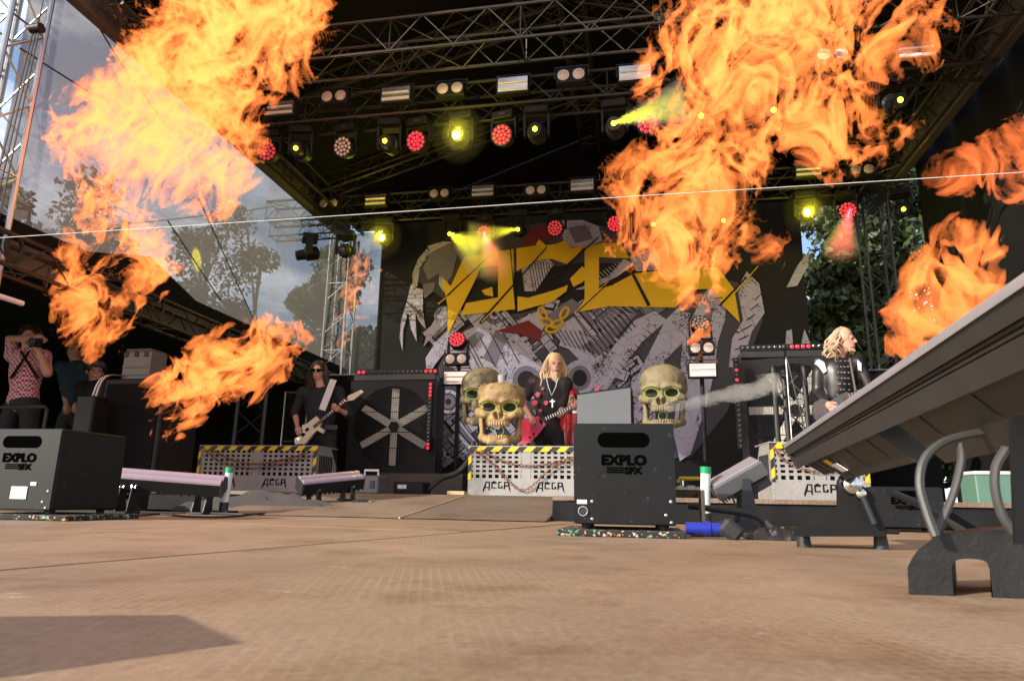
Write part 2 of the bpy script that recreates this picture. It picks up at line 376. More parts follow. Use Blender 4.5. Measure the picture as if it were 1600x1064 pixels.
        h=nd(nt,'ShaderNodeMath',operation='GREATER_THAN'); h.inputs[1].default_value=.5; L.new(g.outputs[0],h.inputs[0]); mx=nd(nt,'ShaderNodeMixRGB'); mx.inputs[1].default_value=(*ca,1); mx.inputs[2].default_value=(*cb,1); L.new(h.outputs[0],mx.inputs[0]); L.new(mx.outputs[0],b.inputs['Base Color']); return m
    M['hazard']=stripes('hazard_tape',(.72,.48,.01),(.02,.02,.02),6.2,-1.0)
    m=mat('red_white_plaid',(.5,.03,.06),.8); nt=m.node_tree; L=nt.links; b=nt.nodes['Principled BSDF']; tc=nd(nt,'ShaderNodeTexCoord'); ck=nd(nt,'ShaderNodeTexChecker'); ck.inputs['Scale'].default_value=42; ck.inputs[1].default_value=(.36,.02,.05,1); ck.inputs[2].default_value=(.62,.45,.47,1); L.new(tc.outputs['Object'],ck.inputs[0]); L.new(ck.outputs[0],b.inputs['Base Color']); M['plaid']=m
    m=mat('speckled_rubber',(.02,.02,.02),.85,bump=.6,scale=60); nt=m.node_tree; L=nt.links; b=nt.nodes['Principled BSDF']; tc=nd(nt,'ShaderNodeTexCoord'); vo=nd(nt,'ShaderNodeTexVoronoi'); vo.inputs['Scale'].default_value=120; L.new(tc.outputs['Object'],vo.inputs[0])
    hs=nd(nt,'ShaderNodeSeparateColor'); L.new(vo.outputs['Color'],hs.inputs[0]); gt=nd(nt,'ShaderNodeMath',operation='GREATER_THAN'); gt.inputs[1].default_value=.78; L.new(hs.outputs[0],gt.inputs[0]); cr=nd(nt,'ShaderNodeValToRGB'); cr.color_ramp.interpolation='CONSTANT'
    for i,(p,c) in enumerate(((0,(.45,.3,.14,1)),(.35,(.06,.28,.16,1)),(.6,(.5,.45,.4,1)),(.8,(.4,.06,.05,1)))):
        e=cr.color_ramp.elements[i] if i<2 else cr.color_ramp.elements.new(p); e.position=p; e.color=c
    L.new(hs.outputs[1],cr.inputs[0]); mx=nd(nt,'ShaderNodeMixRGB'); mx.inputs[1].default_value=(.018,.018,.018,1); L.new(gt.outputs[0],mx.inputs[0]); L.new(cr.outputs[0],mx.inputs[2]); L.new(mx.outputs[0],b.inputs['Base Color']); M['speck']=m
def floor_mat(name,col):
    m=bpy.data.materials.new(name); m.use_nodes=True; nt=m.node_tree; L=nt.links; b=nt.nodes['Principled BSDF']
    tc=nd(nt,'ShaderNodeTexCoord'); mp=nd(nt,'ShaderNodeMapping'); mp.inputs['Rotation'].default_value=(0,0,radians(-30.5)); L.new(tc.outputs['Object'],mp.inputs[0])
    def noise(s,d=6,r=.65,src=None,sc=None):
        n=nd(nt,'ShaderNodeTexNoise'); n.inputs['Scale'].default_value=s; n.inputs['Detail'].default_value=d; n.inputs['Roughness'].default_value=r
        if sc: q=nd(nt,'ShaderNodeMapping'); q.inputs['Scale'].default_value=sc; L.new(mp.outputs[0],q.inputs[0]); L.new(q.outputs[0],n.inputs[0])
        else: L.new(tc.outputs['Object'],n.inputs[0])
        return n.outputs[0]
    def ramp(x,p0,p1,c0,c1):
        r=nd(nt,'ShaderNodeValToRGB'); r.color_ramp.elements[0].position=p0; r.color_ramp.elements[1].position=p1; r.color_ramp.elements[0].color=(*c0,1); r.color_ramp.elements[1].color=(*c1,1); L.new(x,r.inputs[0]); return r.outputs[0]
    def mix(f,a,c,bt='MIX',fac=None):
        x=nd(nt,'ShaderNodeMixRGB',blend_type=bt)
        if fac is not None: x.inputs[0].default_value=fac
        else: L.new(f,x.inputs[0])
        for i,v in ((1,a),(2,c)):
            if isinstance(v,tuple): x.inputs[i].default_value=(*v,1)
            else: L.new(v,x.inputs[i])
        return x.outputs[0]
    base=ramp(noise(1.6,7),.3,.7,tuple(c*.62 for c in col),tuple(c*1.22 for c in col))
    grain=ramp(noise(85,6,.75),.3,.7,(.70,.70,.70),(1.24,1.24,1.24)); base=mix(None,base,grain,'MULTIPLY',1)
    stain=ramp(noise(3.2,9,.72),.46,.64,(1,1,1),(.46,.38,.32)); base=mix(None,base,stain,'MULTIPLY',.85)
    scuff=ramp(noise(11,9,.85,sc=(1,.45,1)),.60,.67,(0,0,0),(1,1,1)); base=mix(scuff,base,tuple(min(1,c*1.55+.05) for c in col))
    spots=ramp(noise(60,4,.7),.66,.72,(1,1,1),(.45,.4,.36)); base=mix(None,base,spots,'MULTIPLY',.8)
    # the fine raised wire pattern of anti-slip ply, worn away in places
    br=nd(nt,'ShaderNodeTexBrick'); br.offset=0; br.inputs['Scale'].default_value=1; br.inputs['Brick Width'].default_value=.016; br.inputs['Row Height'].default_value=.016; br.inputs['Mortar Size'].default_value=.0022; br.inputs['Color1'].default_value=(0,0,0,1); br.inputs['Color2'].default_value=(0,0,0,1); br.inputs['Mortar'].default_value=(1,1,1,1); L.new(mp.outputs[0],br.inputs[0])
    worn=ramp(noise(1.3,4),.42,.6,(.02,.02,.02),(.34,.34,.34)); gf=mix(None,br.outputs[0],worn,'MULTIPLY',1)
    base=mix(gf,base,tuple(min(1,c*1.35) for c in col)); L.new(base,b.inputs['Base Color'])
    rg=nd(nt,'ShaderNodeMapRange'); rg.inputs[3].default_value=.42; rg.inputs[4].default_value=.8; L.new(noise(5,6),rg.inputs[0]); L.new(rg.outputs[0],b.inputs['Roughness'])
    bp=nd(nt,'ShaderNodeBump'); bp.inputs['Strength'].default_value=.35; bp.inputs['Distance'].default_value=.0015; L.new(gf,bp.inputs['Height']); L.new(bp.outputs[0],b.inputs['Normal'])
    return m
def scrim_mat(name,col,open_):
    m=bpy.data.materials.new(name); m.use_nodes=True; nt=m.node_tree; L=nt.links; nt.nodes.clear()
    o=nd(nt,'ShaderNodeOutputMaterial'); mx=nd(nt,'ShaderNodeMixShader'); tr=nd(nt,'ShaderNodeBsdfTransparent'); df=nd(nt,'ShaderNodeBsdfDiffuse'); tl=nd(nt,'ShaderNodeBsdfTranslucent'); ad=nd(nt,'ShaderNodeMixShader'); ad.inputs[0].default_value=.4
    tc=nd(nt,'ShaderNodeTexCoord'); nz=nd(nt,'ShaderNodeTexNoise'); nz.inputs['Scale'].default_value=1.2; nz.inputs['Detail'].default_value=5; L.new(tc.outputs['Object'],nz.inputs[0])
    mp=nd(nt,'ShaderNodeMapping'); mp.inputs['Scale'].default_value=(1,1.5,26); n2=nd(nt,'ShaderNodeTexNoise'); n2.inputs['Scale'].default_value=2.2; n2.inputs['Detail'].default_value=4; L.new(tc.outputs['Object'],mp.inputs[0]); L.new(mp.outputs[0],n2.inputs[0])
    av=nd(nt,'ShaderNodeMath',operation='ADD'); L.new(nz.outputs[0],av.inputs[0]); L.new(n2.outputs[0],av.inputs[1])
    r=nd(nt,'ShaderNodeMapRange'); r.inputs[1].default_value=.5; r.inputs[2].default_value=1.5; r.inputs[3].default_value=open_-.14; r.inputs[4].default_value=open_+.14; L.new(av.outputs[0],r.inputs[0]); L.new(r.outputs[0],mx.inputs[0])
    df.inputs[0].default_value=(*col,1); tl.inputs[0].default_value=(*col,1); L.new(df.outputs[0],ad.inputs[1]); L.new(tl.outputs[0],ad.inputs[2]); L.new(ad.outputs[0],mx.inputs[1]); L.new(tr.outputs[0],mx.inputs[2]); L.new(mx.outputs[0],o.inputs[0]); return m
def vol_mat(name,dens,col=(1,1,1),aniso=.2):
    m=bpy.data.materials.new(name); m.use_nodes=True; nt=m.node_tree; nt.nodes.clear(); o=nd(nt,'ShaderNodeOutputMaterial'); v=nd(nt,'ShaderNodeVolumePrincipled'); v.inputs['Color'].default_value=(*col,1); v.inputs['Density'].default_value=dens; v.inputs['Anisotropy'].default_value=aniso; nt.links.new(v.outputs[0],o.inputs['Volume']); return m
def leaf_mat(name,col):
    m=bpy.data.materials.new(name); m.use_nodes=True; nt=m.node_tree; L=nt.links; b=nt.nodes['Principled BSDF']; b.inputs['Roughness'].default_value=.55
    g=nd(nt,'ShaderNodeNewGeometry'); r=nd(nt,'ShaderNodeValToRGB'); r.color_ramp.elements[0].color=(*[c*.55 for c in col],1); r.color_ramp.elements[1].color=(col[0]*1.7,col[1]*1.5,col[2]*1.1,1); L.new(g.outputs['Random Per Island'],r.inputs[0]); L.new(r.outputs[0],b.inputs['Base Color'])
    b.inputs['Transmission Weight'].default_value=0; return m
_FONT={}
def text_mesh(s,size,bold=.0,sx=1.0):
    cu=bpy.data.curves.new('t','FONT'); cu.body=s; cu.size=size; cu.offset=bold; cu.fill_mode='FRONT'; cu.align_x='CENTER'; cu.resolution_u=3
    o=bpy.data.objects.new('t',cu); COL.objects.link(o); bpy.context.view_layer.update()
    me=bpy.data.meshes.new_from_object(o.evaluated_get(bpy.context.evaluated_depsgraph_get())); bpy.data.objects.remove(o); bpy.data.curves.remove(cu)
    for v in me.vertices: v.co=Vector((v.co.x*sx,0,v.co.y))      # stand it up: x across, z up, facing -y
    return me
def text_part(name,s,size,mat_,parent,loc,bold=0,sx=1,rot=(0,0,0)):
    me=text_mesh(s,size,bold,sx); me.name=name; me.materials.append(mat_); o=bpy.data.objects.new(name,me); COL.objects.link(o); o.parent=parent; o.location=loc; o.rotation_euler=rot; return o
# ---------------------------------------------------------------- signed distance modelling
class SDF:
    def __init__(s,lo,hi,h):
        s.lo=np.array(lo,float); s.h=h; n=np.ceil((np.array(hi)-s.lo)/h).astype(int)+1; s.n=n; s.d=np.full(n,.2,np.float32)
        s.ax=[(s.lo[k]+np.arange(n[k])*h).astype(np.float32) for k in range(3)]
    def win(s,lo,hi,pad):
        i0=np.clip(np.floor((np.array(lo)-pad-s.lo)/s.h).astype(int),0,s.n-1); i1=np.clip(np.ceil((np.array(hi)+pad-s.lo)/s.h).astype(int)+1,1,s.n)
        sl=tuple(slice(a,b) for a,b in zip(i0,i1)); return sl,np.meshgrid(*[s.ax[k][sl[k]] for k in range(3)],indexing='ij',sparse=True)
    def put(s,sl,q,k,sub):
        d=s.d[sl]
        if sub: q=-q; hh=np.clip(.5-.5*(q-d)/max(k,1e-4),0,1); s.d[sl]=d*hh+q*(1-hh)+k*hh*(1-hh) if k>0 else np.maximum(d,q)
        else: hh=np.clip(.5+.5*(d-q)/max(k,1e-4),0,1); s.d[sl]=d*(1-hh)+q*hh-k*hh*(1-hh)
    def ell(s,c,r,R_=None,k=.02,sub=False):
        c=np.array(c,float); m=max(r)*1.05; sl,(X,Y,Z)=s.win(c-m,c+m,.05+k)
        x,y,z=X-c[0],Y-c[1],Z-c[2]
        if R_ is not None:
            T=np.array(Matrix(R_).transposed()); x,y,z=(T[i,0]*x+T[i,1]*y+T[i,2]*z for i in range(3))
        q0=np.sqrt((x/r[0])**2+(y/r[1])**2+(z/r[2])**2); q1=np.sqrt((x/r[0]**2)**2+(y/r[1]**2)**2+(z/r[2]**2)**2)+1e-6
        s.put(sl,(q0*(q0-1)/q1).astype(np.float32),k,sub); return s
    def cap(s,a,b,ra,rb=None,k=.02,sub=False,sq=(1,1,1)):
        a,b=np.array(a,float),np.array(b,float); rb=ra if rb is None else rb; m=max(ra,rb); sl,(X,Y,Z)=s.win(np.minimum(a,b)-m,np.maximum(a,b)+m,.05+k)
        ba=b-a; L2=max((ba**2).sum(),1e-9); x,y,z=X-a[0],Y-a[1],Z-a[2]; t=np.clip((x*ba[0]+y*ba[1]+z*ba[2])/L2,0,1)
        q=np.sqrt(((x-t*ba[0])/sq[0])**2+((y-t*ba[1])/sq[1])**2+((z-t*ba[2])/sq[2])**2)-(ra+(rb-ra)*t); s.put(sl,q.astype(np.float32),k,sub); return s
    def mesh(s,name,mat_):
        s.d[0]=s.d[-1]=.2; s.d[:,0]=s.d[:,-1]=.2; s.d[:,:,0]=s.d[:,:,-1]=.2
        V,Fc=surface_nets(s.d,s.lo,s.h); return mesh_np(name,V,Fc,mat_)
    def build(s,name,mat_,parent): o=bpy.data.objects.new(name,s.mesh(name,mat_)); COL.objects.link(o); o.parent=parent; return o
# ================================================================ the setting
defmats()
XL,XR,YF,YB=-5.1,3.7,4.6,10.9          # eaves, roof front and back
EAVE,RIDGE,XC=4.85,6.15,-.7
g=MB(); g.add([(-400,-400,-1.3),(400,-400,-1.3),(400,600,-1.3),(-400,600,-1.3)],[(0,1,2,3)])
struct('ground',g,mat('meadow',(.09,.12,.04),.9,var=.5,scale=.6))
FL=floor_mat('antislip_plywood',(.325,.215,.132)); FL2=floor_mat('worn_ramp_plywood',(.24,.17,.12)); FL3=floor_mat('grey_ramp_plywood',(.18,.135,.10))
f=MB().box((-1.2,5.5,-.662),(13,13.4,1.3)); stage=struct('stage_floor',f,mat('stage_deck_edge',(.05,.04,.03),.9))
A=atZ(0,890,0); B=atZ(840,822,0); u=(B-A).normalized(); v=Vector((-u.y,u.x,0)); ang=math.atan2(u.y,u.x)
UO=(CAM-A).dot(u)-.1
pm=MB().box((0,0,-.006),(4.99,2.474,.012),bev=.0006).mesh('floor_panel',FL)
for i in range(-2,3):
    for j in range(-3,4):
        c=A+u*(i*5.0+UO+(.35 if j%2 else 0))+v*(j*2.5+1.25)
        if -3.2<c.y<6.2 and -8.5<c.x<6.6:
            o=bpy.data.objects.new('floor_panel',pm); COL.objects.link(o); o.parent=stage; o.location=(c.x,c.y,random.uniform(-.001,.0008)); o.rotation_euler=(0,0,ang)
# low skirted platforms left and right of a ramp
PZ=.15
def platform(name,x0,x1,y0,y1):
    m=MB().box(((x0+x1)/2,(y0+y1)/2,PZ-.0135),(x1-x0,y1-y0,.027),bev=.002); o=struct(name,m,FL2)
    # skirt cloth hanging on the front, in shallow folds
    s=MB(); n=int((x1-x0)*26); top=[];bot=[]
    for i in range(n+1):
        x=x0+(x1-x0)*i/n; k=.012*sin(i*.9)+.01*sin(i*.37+1); top.append((x,y0+.018,PZ-.03)); bot.append((x,y0-.012+k,.004))
    mid=[(p[0],p[1]-.016+.006*sin(i*1.3),(PZ)*.5) for i,p in enumerate(top)]
    s.add(top+mid+bot,[(i,i+1,n+2+i,n+1+i) for i in range(n)]+[(n+1+i,n+2+i,2*n+3+i,2*n+2+i) for i in range(n)]); s.build('skirt',M['skirt'],o,ang=60)
    MB().box(((x0+x1)/2,(y0+y1)/2+.03,.06),(x1-x0-.06,y1-y0-.06,.11)).build('understructure',M['flat'],o)
platform('platform_right',-.52,4.6,4.25,10.9); platform('platform_left',-6.2,-2.75,4.75,10.9); platform('platform_centre',-2.745,-.525,5.7,10.9)
r=MB().add([(-2.74,4.02,.004),(-1.405,4.02,.004),(-1.405,5.69,PZ),(-2.74,5.69,PZ),(-2.74,5.69,.0),(-1.405,5.69,.0)],[(0,1,2,3),(3,2,5,4),(1,5,2),(0,3,4)]); struct('ramp',r,FL2)
r=MB().add([(-1.395,4.0,.005),(-.53,4.0,.005),(-.53,5.69,PZ+.001),(-1.395,5.69,PZ+.001),(-1.395,5.69,.0),(-.53,5.69,.0)],[(0,1,2,3),(3,2,5,4),(1,5,2),(0,3,4)]); ro=struct('ramp',r,FL3)
MB().tube([(-1.40,3.99,.006),(-1.40,5.7,PZ+.004)],.006,6).build('edge_strip',M['wood'],ro)
# ---------------------------------------------------------------- roof
rf=thing('stage_roof','black gabled canopy roof over the stage','roof',(XC,YF,EAVE))
def L(p): return (p[0]-XC,p[1]-YF,p[2]-EAVE)
for a,b in ((XL,XC),(XC,XR)):
    za,zb=(EAVE+.12,RIDGE+.42) if a==XL else (RIDGE+.42,EAVE+.12)
    m=MB(); n=9
    for k in range(2):
        dz=.02*k; 
        m.add([L((a,YF,za+dz)),L((b,YF,zb+dz)),L((b,YB+.4,zb+dz)),L((a,YB+.4,za+dz))],[(0,1,2,3) if k else (3,2,1,0)])
    m.build('roof_skin',M['flat'],rf)
for x in (XL,XR): MB().box(L((x,(YF+YB)/2,EAVE-.06)),(.12,YB-YF,.42),bev=.01).build('eave_beam',mat('eave_fabric',(.07,.058,.05),.8),rf)
m=MB(); m.add([L(p) for p in ((XL,YB+.42,EAVE+.1),(XR,YB+.42,EAVE+.1),(XR,YB+.42,EAVE+.2),(XC,YB+.42,RIDGE+.45),(XL,YB+.42,EAVE+.2))],[(0,1,2,3,4)]); m.build('gable_end',M['flat'],rf)
def truss(label,A,B,s=.32,mat_=None,group=None,seg=None,rc=.02,flat=False,roll=0,cat='truss',name='lattice_truss'):
    A,B=Vector(A),Vector(B); t=thing(name,label,cat,A,0,group); d=B-A; ln=d.length; x,y,z=frame_from(d)
    if roll: x,y=x*cos(roll)+y*sin(roll),y*cos(roll)-x*sin(roll)
    mat_=mat_ or M['alud']; h=s/2; cor=[(-h,-h),(h,-h),(h,h),(-h,h)]
    if flat: cor=[(0,-h),(0,h)]
    P=lambda c,k: x*c[0]+y*c[1]+z*k
    for c in cor: MB().cyl(P(c,0),P(c,ln),rc,n=8).build('chord',mat_,t)
    n=max(2,int(round(ln/(seg or s)))); br=MB(); sd=[(0,1)] if flat else [(0,1),(1,2),(2,3),(3,0)]
    for a,b in sd:
        for i in range(n):
            k0,k1=ln*i/n,ln*(i+1)/n; p,q=(cor[a],cor[b]) if i%2 else (cor[b],cor[a]); br.cyl(P(p,k0),P(q,k1),rc*.42,n=5,caps=False)
        for i in range(0,n+1,4 if not flat else 1): br.cyl(P(cor[a],min(ln-.01,max(.01,ln*i/n))),P(cor[b],min(ln-.01,max(.01,ln*i/n))),rc*.42,n=5,caps=False)
    br.build('bracing',mat_,t,'stuff'); return t
truss('bare front lattice truss across the stage opening',(XL,5.95,4.72),(XR,5.95,4.72),.38,M['alud'],seg=.34,rc=.016)
truss('middle lattice truss carrying a row of blinders, strobes and moving heads',(XL,7.05,4.7),(XR,7.05,4.7),.32,M['alud'],seg=.3)
truss('rear lattice truss in front of the backdrop top, loaded with lamps',(-5.95,9.75,4.68),(XR+.1,9.75,4.68),.32,M['alud'],seg=.3)
truss('short outrigger truss slung below the rear truss by the tower',(-5.75,9.55,4.28),(-4.35,9.55,4.28),.24,M['dark'],seg=.22,rc=.016)
for Y,nm in ((5.4,'front'),(7.3,'middle'),(9.4,'rear')):
    for a,b,sd in (((XL+.05,Y,EAVE+.02),(XC-.12,Y,RIDGE),'left'),((XR-.05,Y,EAVE+.02),(XC+.12,Y,RIDGE),'right')):
        truss(f'sloping roof rafter truss on the {sd} pitch above the {nm} truss',a,b,.26,M['alud'],'roof rafters',seg=.3,rc=.02)
truss('ridge truss running back under the roof peak like a ladder',(XC+.02,YF+.1,RIDGE+.02),(XC+.02,YB,RIDGE+.02),.3,M['alud'],seg=.3)
truss('truss along the left eave under the roof beam',(XL+.28,YF+.2,EAVE-.1),(XL+.28,YB-.2,EAVE-.1),.26,M['alud'],seg=.3)
truss('truss along the right eave in the dark',(XR-.25,YF+.2,EAVE-.1),(XR-.25,YB-.2,EAVE-.1),.28,M['dark'],seg=.3)
truss('bright aluminium tower truss left of the backdrop',(-5.05,10.75,PZ),(-5.05,10.75,4.6),.36,M['alu'],'roof towers',seg=.3,rc=.024,name='tower_truss')
truss('dark tower truss right of the backdrop before the trees',(3.55,10.4,PZ),(3.55,10.4,4.6),.34,M['alud'],'roof towers',seg=.3,name='tower_truss')
p0=atY(22,60,4.3)
truss('front tower truss of bright tubes beside the chain hoist',(p0.x-.05,4.3,-.0),(p0.x-.05,4.3,6.4),.34,M['alu'],'roof towers',seg=.34,rc=.024,name='tower_truss')
# ---------------------------------------------------------------- side netting, wing, drapes
n=24; SN=scrim_mat('grey_netting',(.19,.178,.16),.26); m=MB(); Y0,Y1,z0,z1=4.35,11.2,1.95,4.66; vs=[]
for i in range(n+1):
    for j in range(9): vs.append((XL-.1+.03*sin(i*.8+j*.5),Y0+(Y1-Y0)*i/n,z0+(7.5 if i<0 else z1-z0)*j/8))
m.add(vs,[(i*9+j,(i+1)*9+j,(i+1)*9+j+1,i*9+j+1) for i in range(n) for j in range(8)])
sc=thing('side_netting','grey see-through netting hung from the left eave','netting',(XL-.1,6.7,z0)); m.v=[(a-XL+.1,b-6.7,c-z0) for a,b,c in m.v]; m.build('net',SN,sc)
for a,b in (((128,0),(190,102)),((30,75),(140,145)),((190,100),(262,200)),((310,310),(440,595)),((262,345),(345,470))):
    p,q=atX(*a,XL-.05),atX(*b,XL-.05); MB().tube([Vector(p)-sc.location,Vector(q)-sc.location],.008,5).build('seam_rope',M['rubber'],sc)
m=MB().add([(XL-.1,11.25,1.9),(-4.46,11.25,1.9),(-4.46,11.25,4.9),(XL-.1,11.25,4.9)],[(0,1,2,3)])
single('rear_netting',m,SN,'strip of see-through netting between bright tower and backdrop','netting')
# wing tent on the left
wt=thing('wing_tent','black tent over the left wing of the stage','tent',(-7.5,7,0)); o_=Vector((-7.5,7,0))
MB().box(Vector((-7.6,6.9,2.28))-o_,(4.9,9.4,.18),bev=.02).build('tent_roof',M['flat'],wt)
MB().box(Vector((-10,6.9,1.09))-o_,(.08,9.4,2.2)).build('tent_wall',M['flat'],wt); MB().box(Vector((-7.6,11.55,1.09))-o_,(4.9,.08,2.2)).build('tent_wall',M['flat'],wt)
MB().prism([Vector((XL-.06,5.3,2.35))-o_,Vector((XL-.06,6.2,2.62))-o_,Vector((XL-.06,7.1,2.35))-o_],(-2.5,0,0)).build('tent_ridge',M['flat'],wt)
truss('grimy truss along the open edge of the left wing tent',(XL+.06,2.6,2.02),(XL+.06,10.7,1.94),.26,M['alud'],seg=.3)
def drape(name,label,pts,z0,z1,amp=.03):
    P=[Vector(p) for p in pts]; m=MB(); vs=[]; k=0
    for i in range(len(P)-1):
        d=P[i+1]-P[i]; N=max(4,int(d.length*9)); nr=Vector((-d.y,d.x,0)).normalized()
        for j in range(N+1):
            p=P[i]+d*(j/N)+nr*(amp*sin(k*1.1)+amp*.6*sin(k*.43+2)); k+=1
            for z in (z0,(z0+z1)/2,z1): vs.append((p.x,p.y,z))
    c=len(vs)//3; m.add(vs,[(i*3+j,(i+1)*3+j,(i+1)*3+j+1,i*3+j+1) for i in range(c-1) for j in range(2)]); return single(name,m,M['flat'],label,'drape')
drape('side_drape','black drape closing the right side of the stage',[(XR+.25,5.0,0),(XR+.25,9.6,0)],.0,4.9)
for a,b,l in ((-6.1,-3.75,'left'),(2.2,4.0,'right')):
    z=2.0 if l=='left' else 1.95
    m=MB().box(((a+b)/2,10.2,(z+PZ)/2),(b-a,.10,z-PZ),bev=.01); t=single('masking_wall',m,M['flat'],f'low black masking wall behind the {"bass" if l=="left" else "studded-jacket guitar"} player','wall')
    MB().cyl((-(b-a)/2,-.06,z-PZ+.01),((b-a)/2,-.06,z-PZ+.01),.014,n=6).build('top_rail',M['alu'],t)
# ---------------------------------------------------------------- printed backdrop
BY=11.0; bl=atY(583,590,BY).x; br_=atY(1262,480,BY).x
bd=thing('printed_backdrop','huge dark backdrop with yellow jagged logo over a grey mechanical creature','backdrop',((bl+br_)/2,BY,PZ)); bo=bd.location.copy()
m=MB(); nx=60; vs=[]
for i in range(nx+1):
    for z in (PZ,1.7,3.3,4.95): vs.append(Vector((bl+(br_-bl)*i/nx,BY+.022+.008*sin(i*.6+z),z))-bo)
m.add(vs,[(i*4+j,(i+1)*4+j,(i+1)*4+j+1,i*4+j+1) for i in range(nx) for j in range(3)]); m.build('cloth',mat('backdrop_cloth',(.017,.0165,.02),.85,var=.5,scale=1.4),bd)
def K(u,v,lay): return atY(600+u/3.5475,320+v/3.5475,BY-.004*lay)-bo
def pr(name,mat_,polys,lay):
    m=MB()
    for i,pl in enumerate(polys):
        P=[K(x,y,lay)+Vector((0,-.0002*i,0)) for x,y in pl]; nn=Vector((0,0,0))
        for k in range(len(P)): nn+=P[k].cross(P[(k+1)%len(P)])
        if nn.y>0: P=P[::-1]
        m.add(P,[tuple(range(len(P)))])
    return m.build(name,M[mat_],bd)
def circ(x,y,r,ry=None,n=26,a0=0,a1=360): ry=ry or r; return [(x+r*cos(radians(a0+(a1-a0)*i/n)),y+ry*sin(radians(a0+(a1-a0)*i/n))) for i in range(n+(0 if a1-a0==360 else 1))]
def strip(x0,y0,x1,y1,w,w1=None):
    w1=w if w1 is None else w1; d=math.hypot(x1-x0,y1-y0); nx_,ny=-(y1-y0)/d,(x1-x0)/d; return [(x0+nx_*w,y0+ny*w),(x1+nx_*w1,y1+ny*w1),(x1-nx_*w1,y1-ny*w1),(x0-nx_*w,y0-ny*w)]
ART={}
lav=[[(235,245),(262,262),(200,345),(185,450),(160,470),(158,380),(190,300)],[(240,230),(330,203),(385,205),(350,230),(262,262)],
 [(150,440),(168,440),(132,600),(106,700),(103,812),(86,740),(95,640),(120,560)],[(140,470),(172,470),(175,600),(181,758),(150,690),(130,580)],[(175,460),(217,470),(215,580),(231,690),(190,640),(160,540)],[(345,560),(352,640),(250,750),(218,787),(240,710),(290,620)],
 [(350,215),(387,230),(362,400),(330,485),(303,440),(315,320)],[(235,385),(300,352),(306,376),(250,408)],
 [(330,880),(350,780),(450,700),(560,650),(640,680),(720,720),(800,780),(850,850),(780,880),(680,930),(640,1010),(480,960)],
 circ(790,970,112),circ(1085,960,92,100),[(230,850),(300,740),(365,745),(350,800),(280,890),(240,960)],
 [(740,640),(850,590),(900,660),(850,740),(760,700)],[(930,700),(1050,620),(1230,860),(1120,900)],
 [(1150,1010),(1180,930),(1260,800),(1390,640),(1500,590),(1570,640),(1430,760),(1300,930),(1230,1030)],[(990,90),(1100,85),(1190,120),(1210,200),(1120,240),(1000,230),(985,150)],[(1360,290),(1500,240),(1520,360),(1400,370)],
 [(1640,930),(1660,720),(1760,520),(1840,400),(1900,450),(1890,640),(1850,760),(1830,930)],[(1960,460),(2010,370),(2080,440),(2110,600),(2040,700),(1980,900),(1910,900),(1930,740),(1990,640)],[(1650,935),(1830,935),(1790,1100),(1700,1380),(1640,1420),(1600,1250)],[(1560,640),(1640,560),(1700,600),(1660,760),(1560,860),(1440,1100),(1380,1200),(1330,1100)],[(2220,870),(2230,700),(2260,690),(2275,870)],[(2290,870),(2330,690),(2360,760),(2375,860)],[(2230,460),(2290,340),(2360,250),(2350,340),(2290,450)],
 [(1060,470),(1240,400),(1260,380),(1330,300),(1390,330),(1290,400),(1150,470)],[(760,330),(900,290),(940,330),(840,480),(780,480)]]
pr('creature_print','plav',lav,4.2)
gr=[[(262,262),(380,205),(412,260),(375,400),(330,440),(303,380),(245,420),(215,350)],[(620,690),(682,740),(622,895),(548,850),(590,760)],circ(790,970,78),circ(1085,960,62,70),[(440,760),(520,700),(560,720),(500,790),(440,830)],[(1700,760),(1780,600),(1830,560),(1800,720),(1740,880)],[(860,640),(1040,520),(1100,560),(930,690)],[(1090,790),(1330,600),(1405,600),(1190,840)],[(215,440),(285,430),(275,480),(225,520)],[(1020,130),(1120,110),(1160,190),(1060,215)]]
pr('creature_shading','pgrey',gr,5)
dk=[circ(790,970,50),circ(1085,960,40,46)]+[strip(800+i*16,300+i*3,830+i*16,480-i*4,2.2) for i in range(8)]+[strip(1110+i*22,770-i*17,1175+i*22,850-i*17,3.2) for i in range(11)]+[strip(950+i*26,690+i*3-i*i*.3,1010+i*26,780+i*8,2.5) for i in range(7)]+[strip(1280+i*22,905-i*26,1320+i*22,940-i*26,2) for i in range(9)]
dk+=[strip(350+60*i,790-20*i,420+66*i,930-10*i,2.2) for i in range(6)]+[strip(420,700+0*i,560,960,2)]+[[(x+dx,y+dy) for dx,dy in ((-5,-5),(5,-5),(5,5),(-5,5))] for x,y in ((540,845),(590,690),(470,880),(720,760),(830,850))]
dk+=[strip(1690+i*24,880-i*60,1720+i*26,900-i*64,2.5) for i in range(7)]+[strip(1920+i*22,860-i*55,1985+i*18,840-i*58,2.5) for i in range(7)]+[strip(105+i*22,520+i*15,150+i*20,560+i*22,1.6) for i in range(5)]
pr('ink_lines','pdark',dk,5.8)
pr('lit_fins','plav',[strip(1120+i*20,700-i*15,1165+i*22,765-i*17,2.6) for i in range(12)]+[strip(1150+i*16,400-i*9,1180+i*17,440-i*10,2) for i in range(10)],6.5)
pr('machine_ground','pdeep',[[(300,900),(380,740),(520,640),(760,600),(1000,540),(1320,560),(1560,520),(1760,480),(1920,420),(2080,470),(2100,640),(2000,900),(1900,1150),(1700,1400),(1300,1420),(900,1420),(520,1380),(340,1150)],[(150,400),(240,240),(400,205),(760,120),(1000,80),(1220,120),(1500,230),(1480,330),(1100,320),(420,420),(330,520)]],.02)
rs=np.random.default_rng(12); pcs=[]
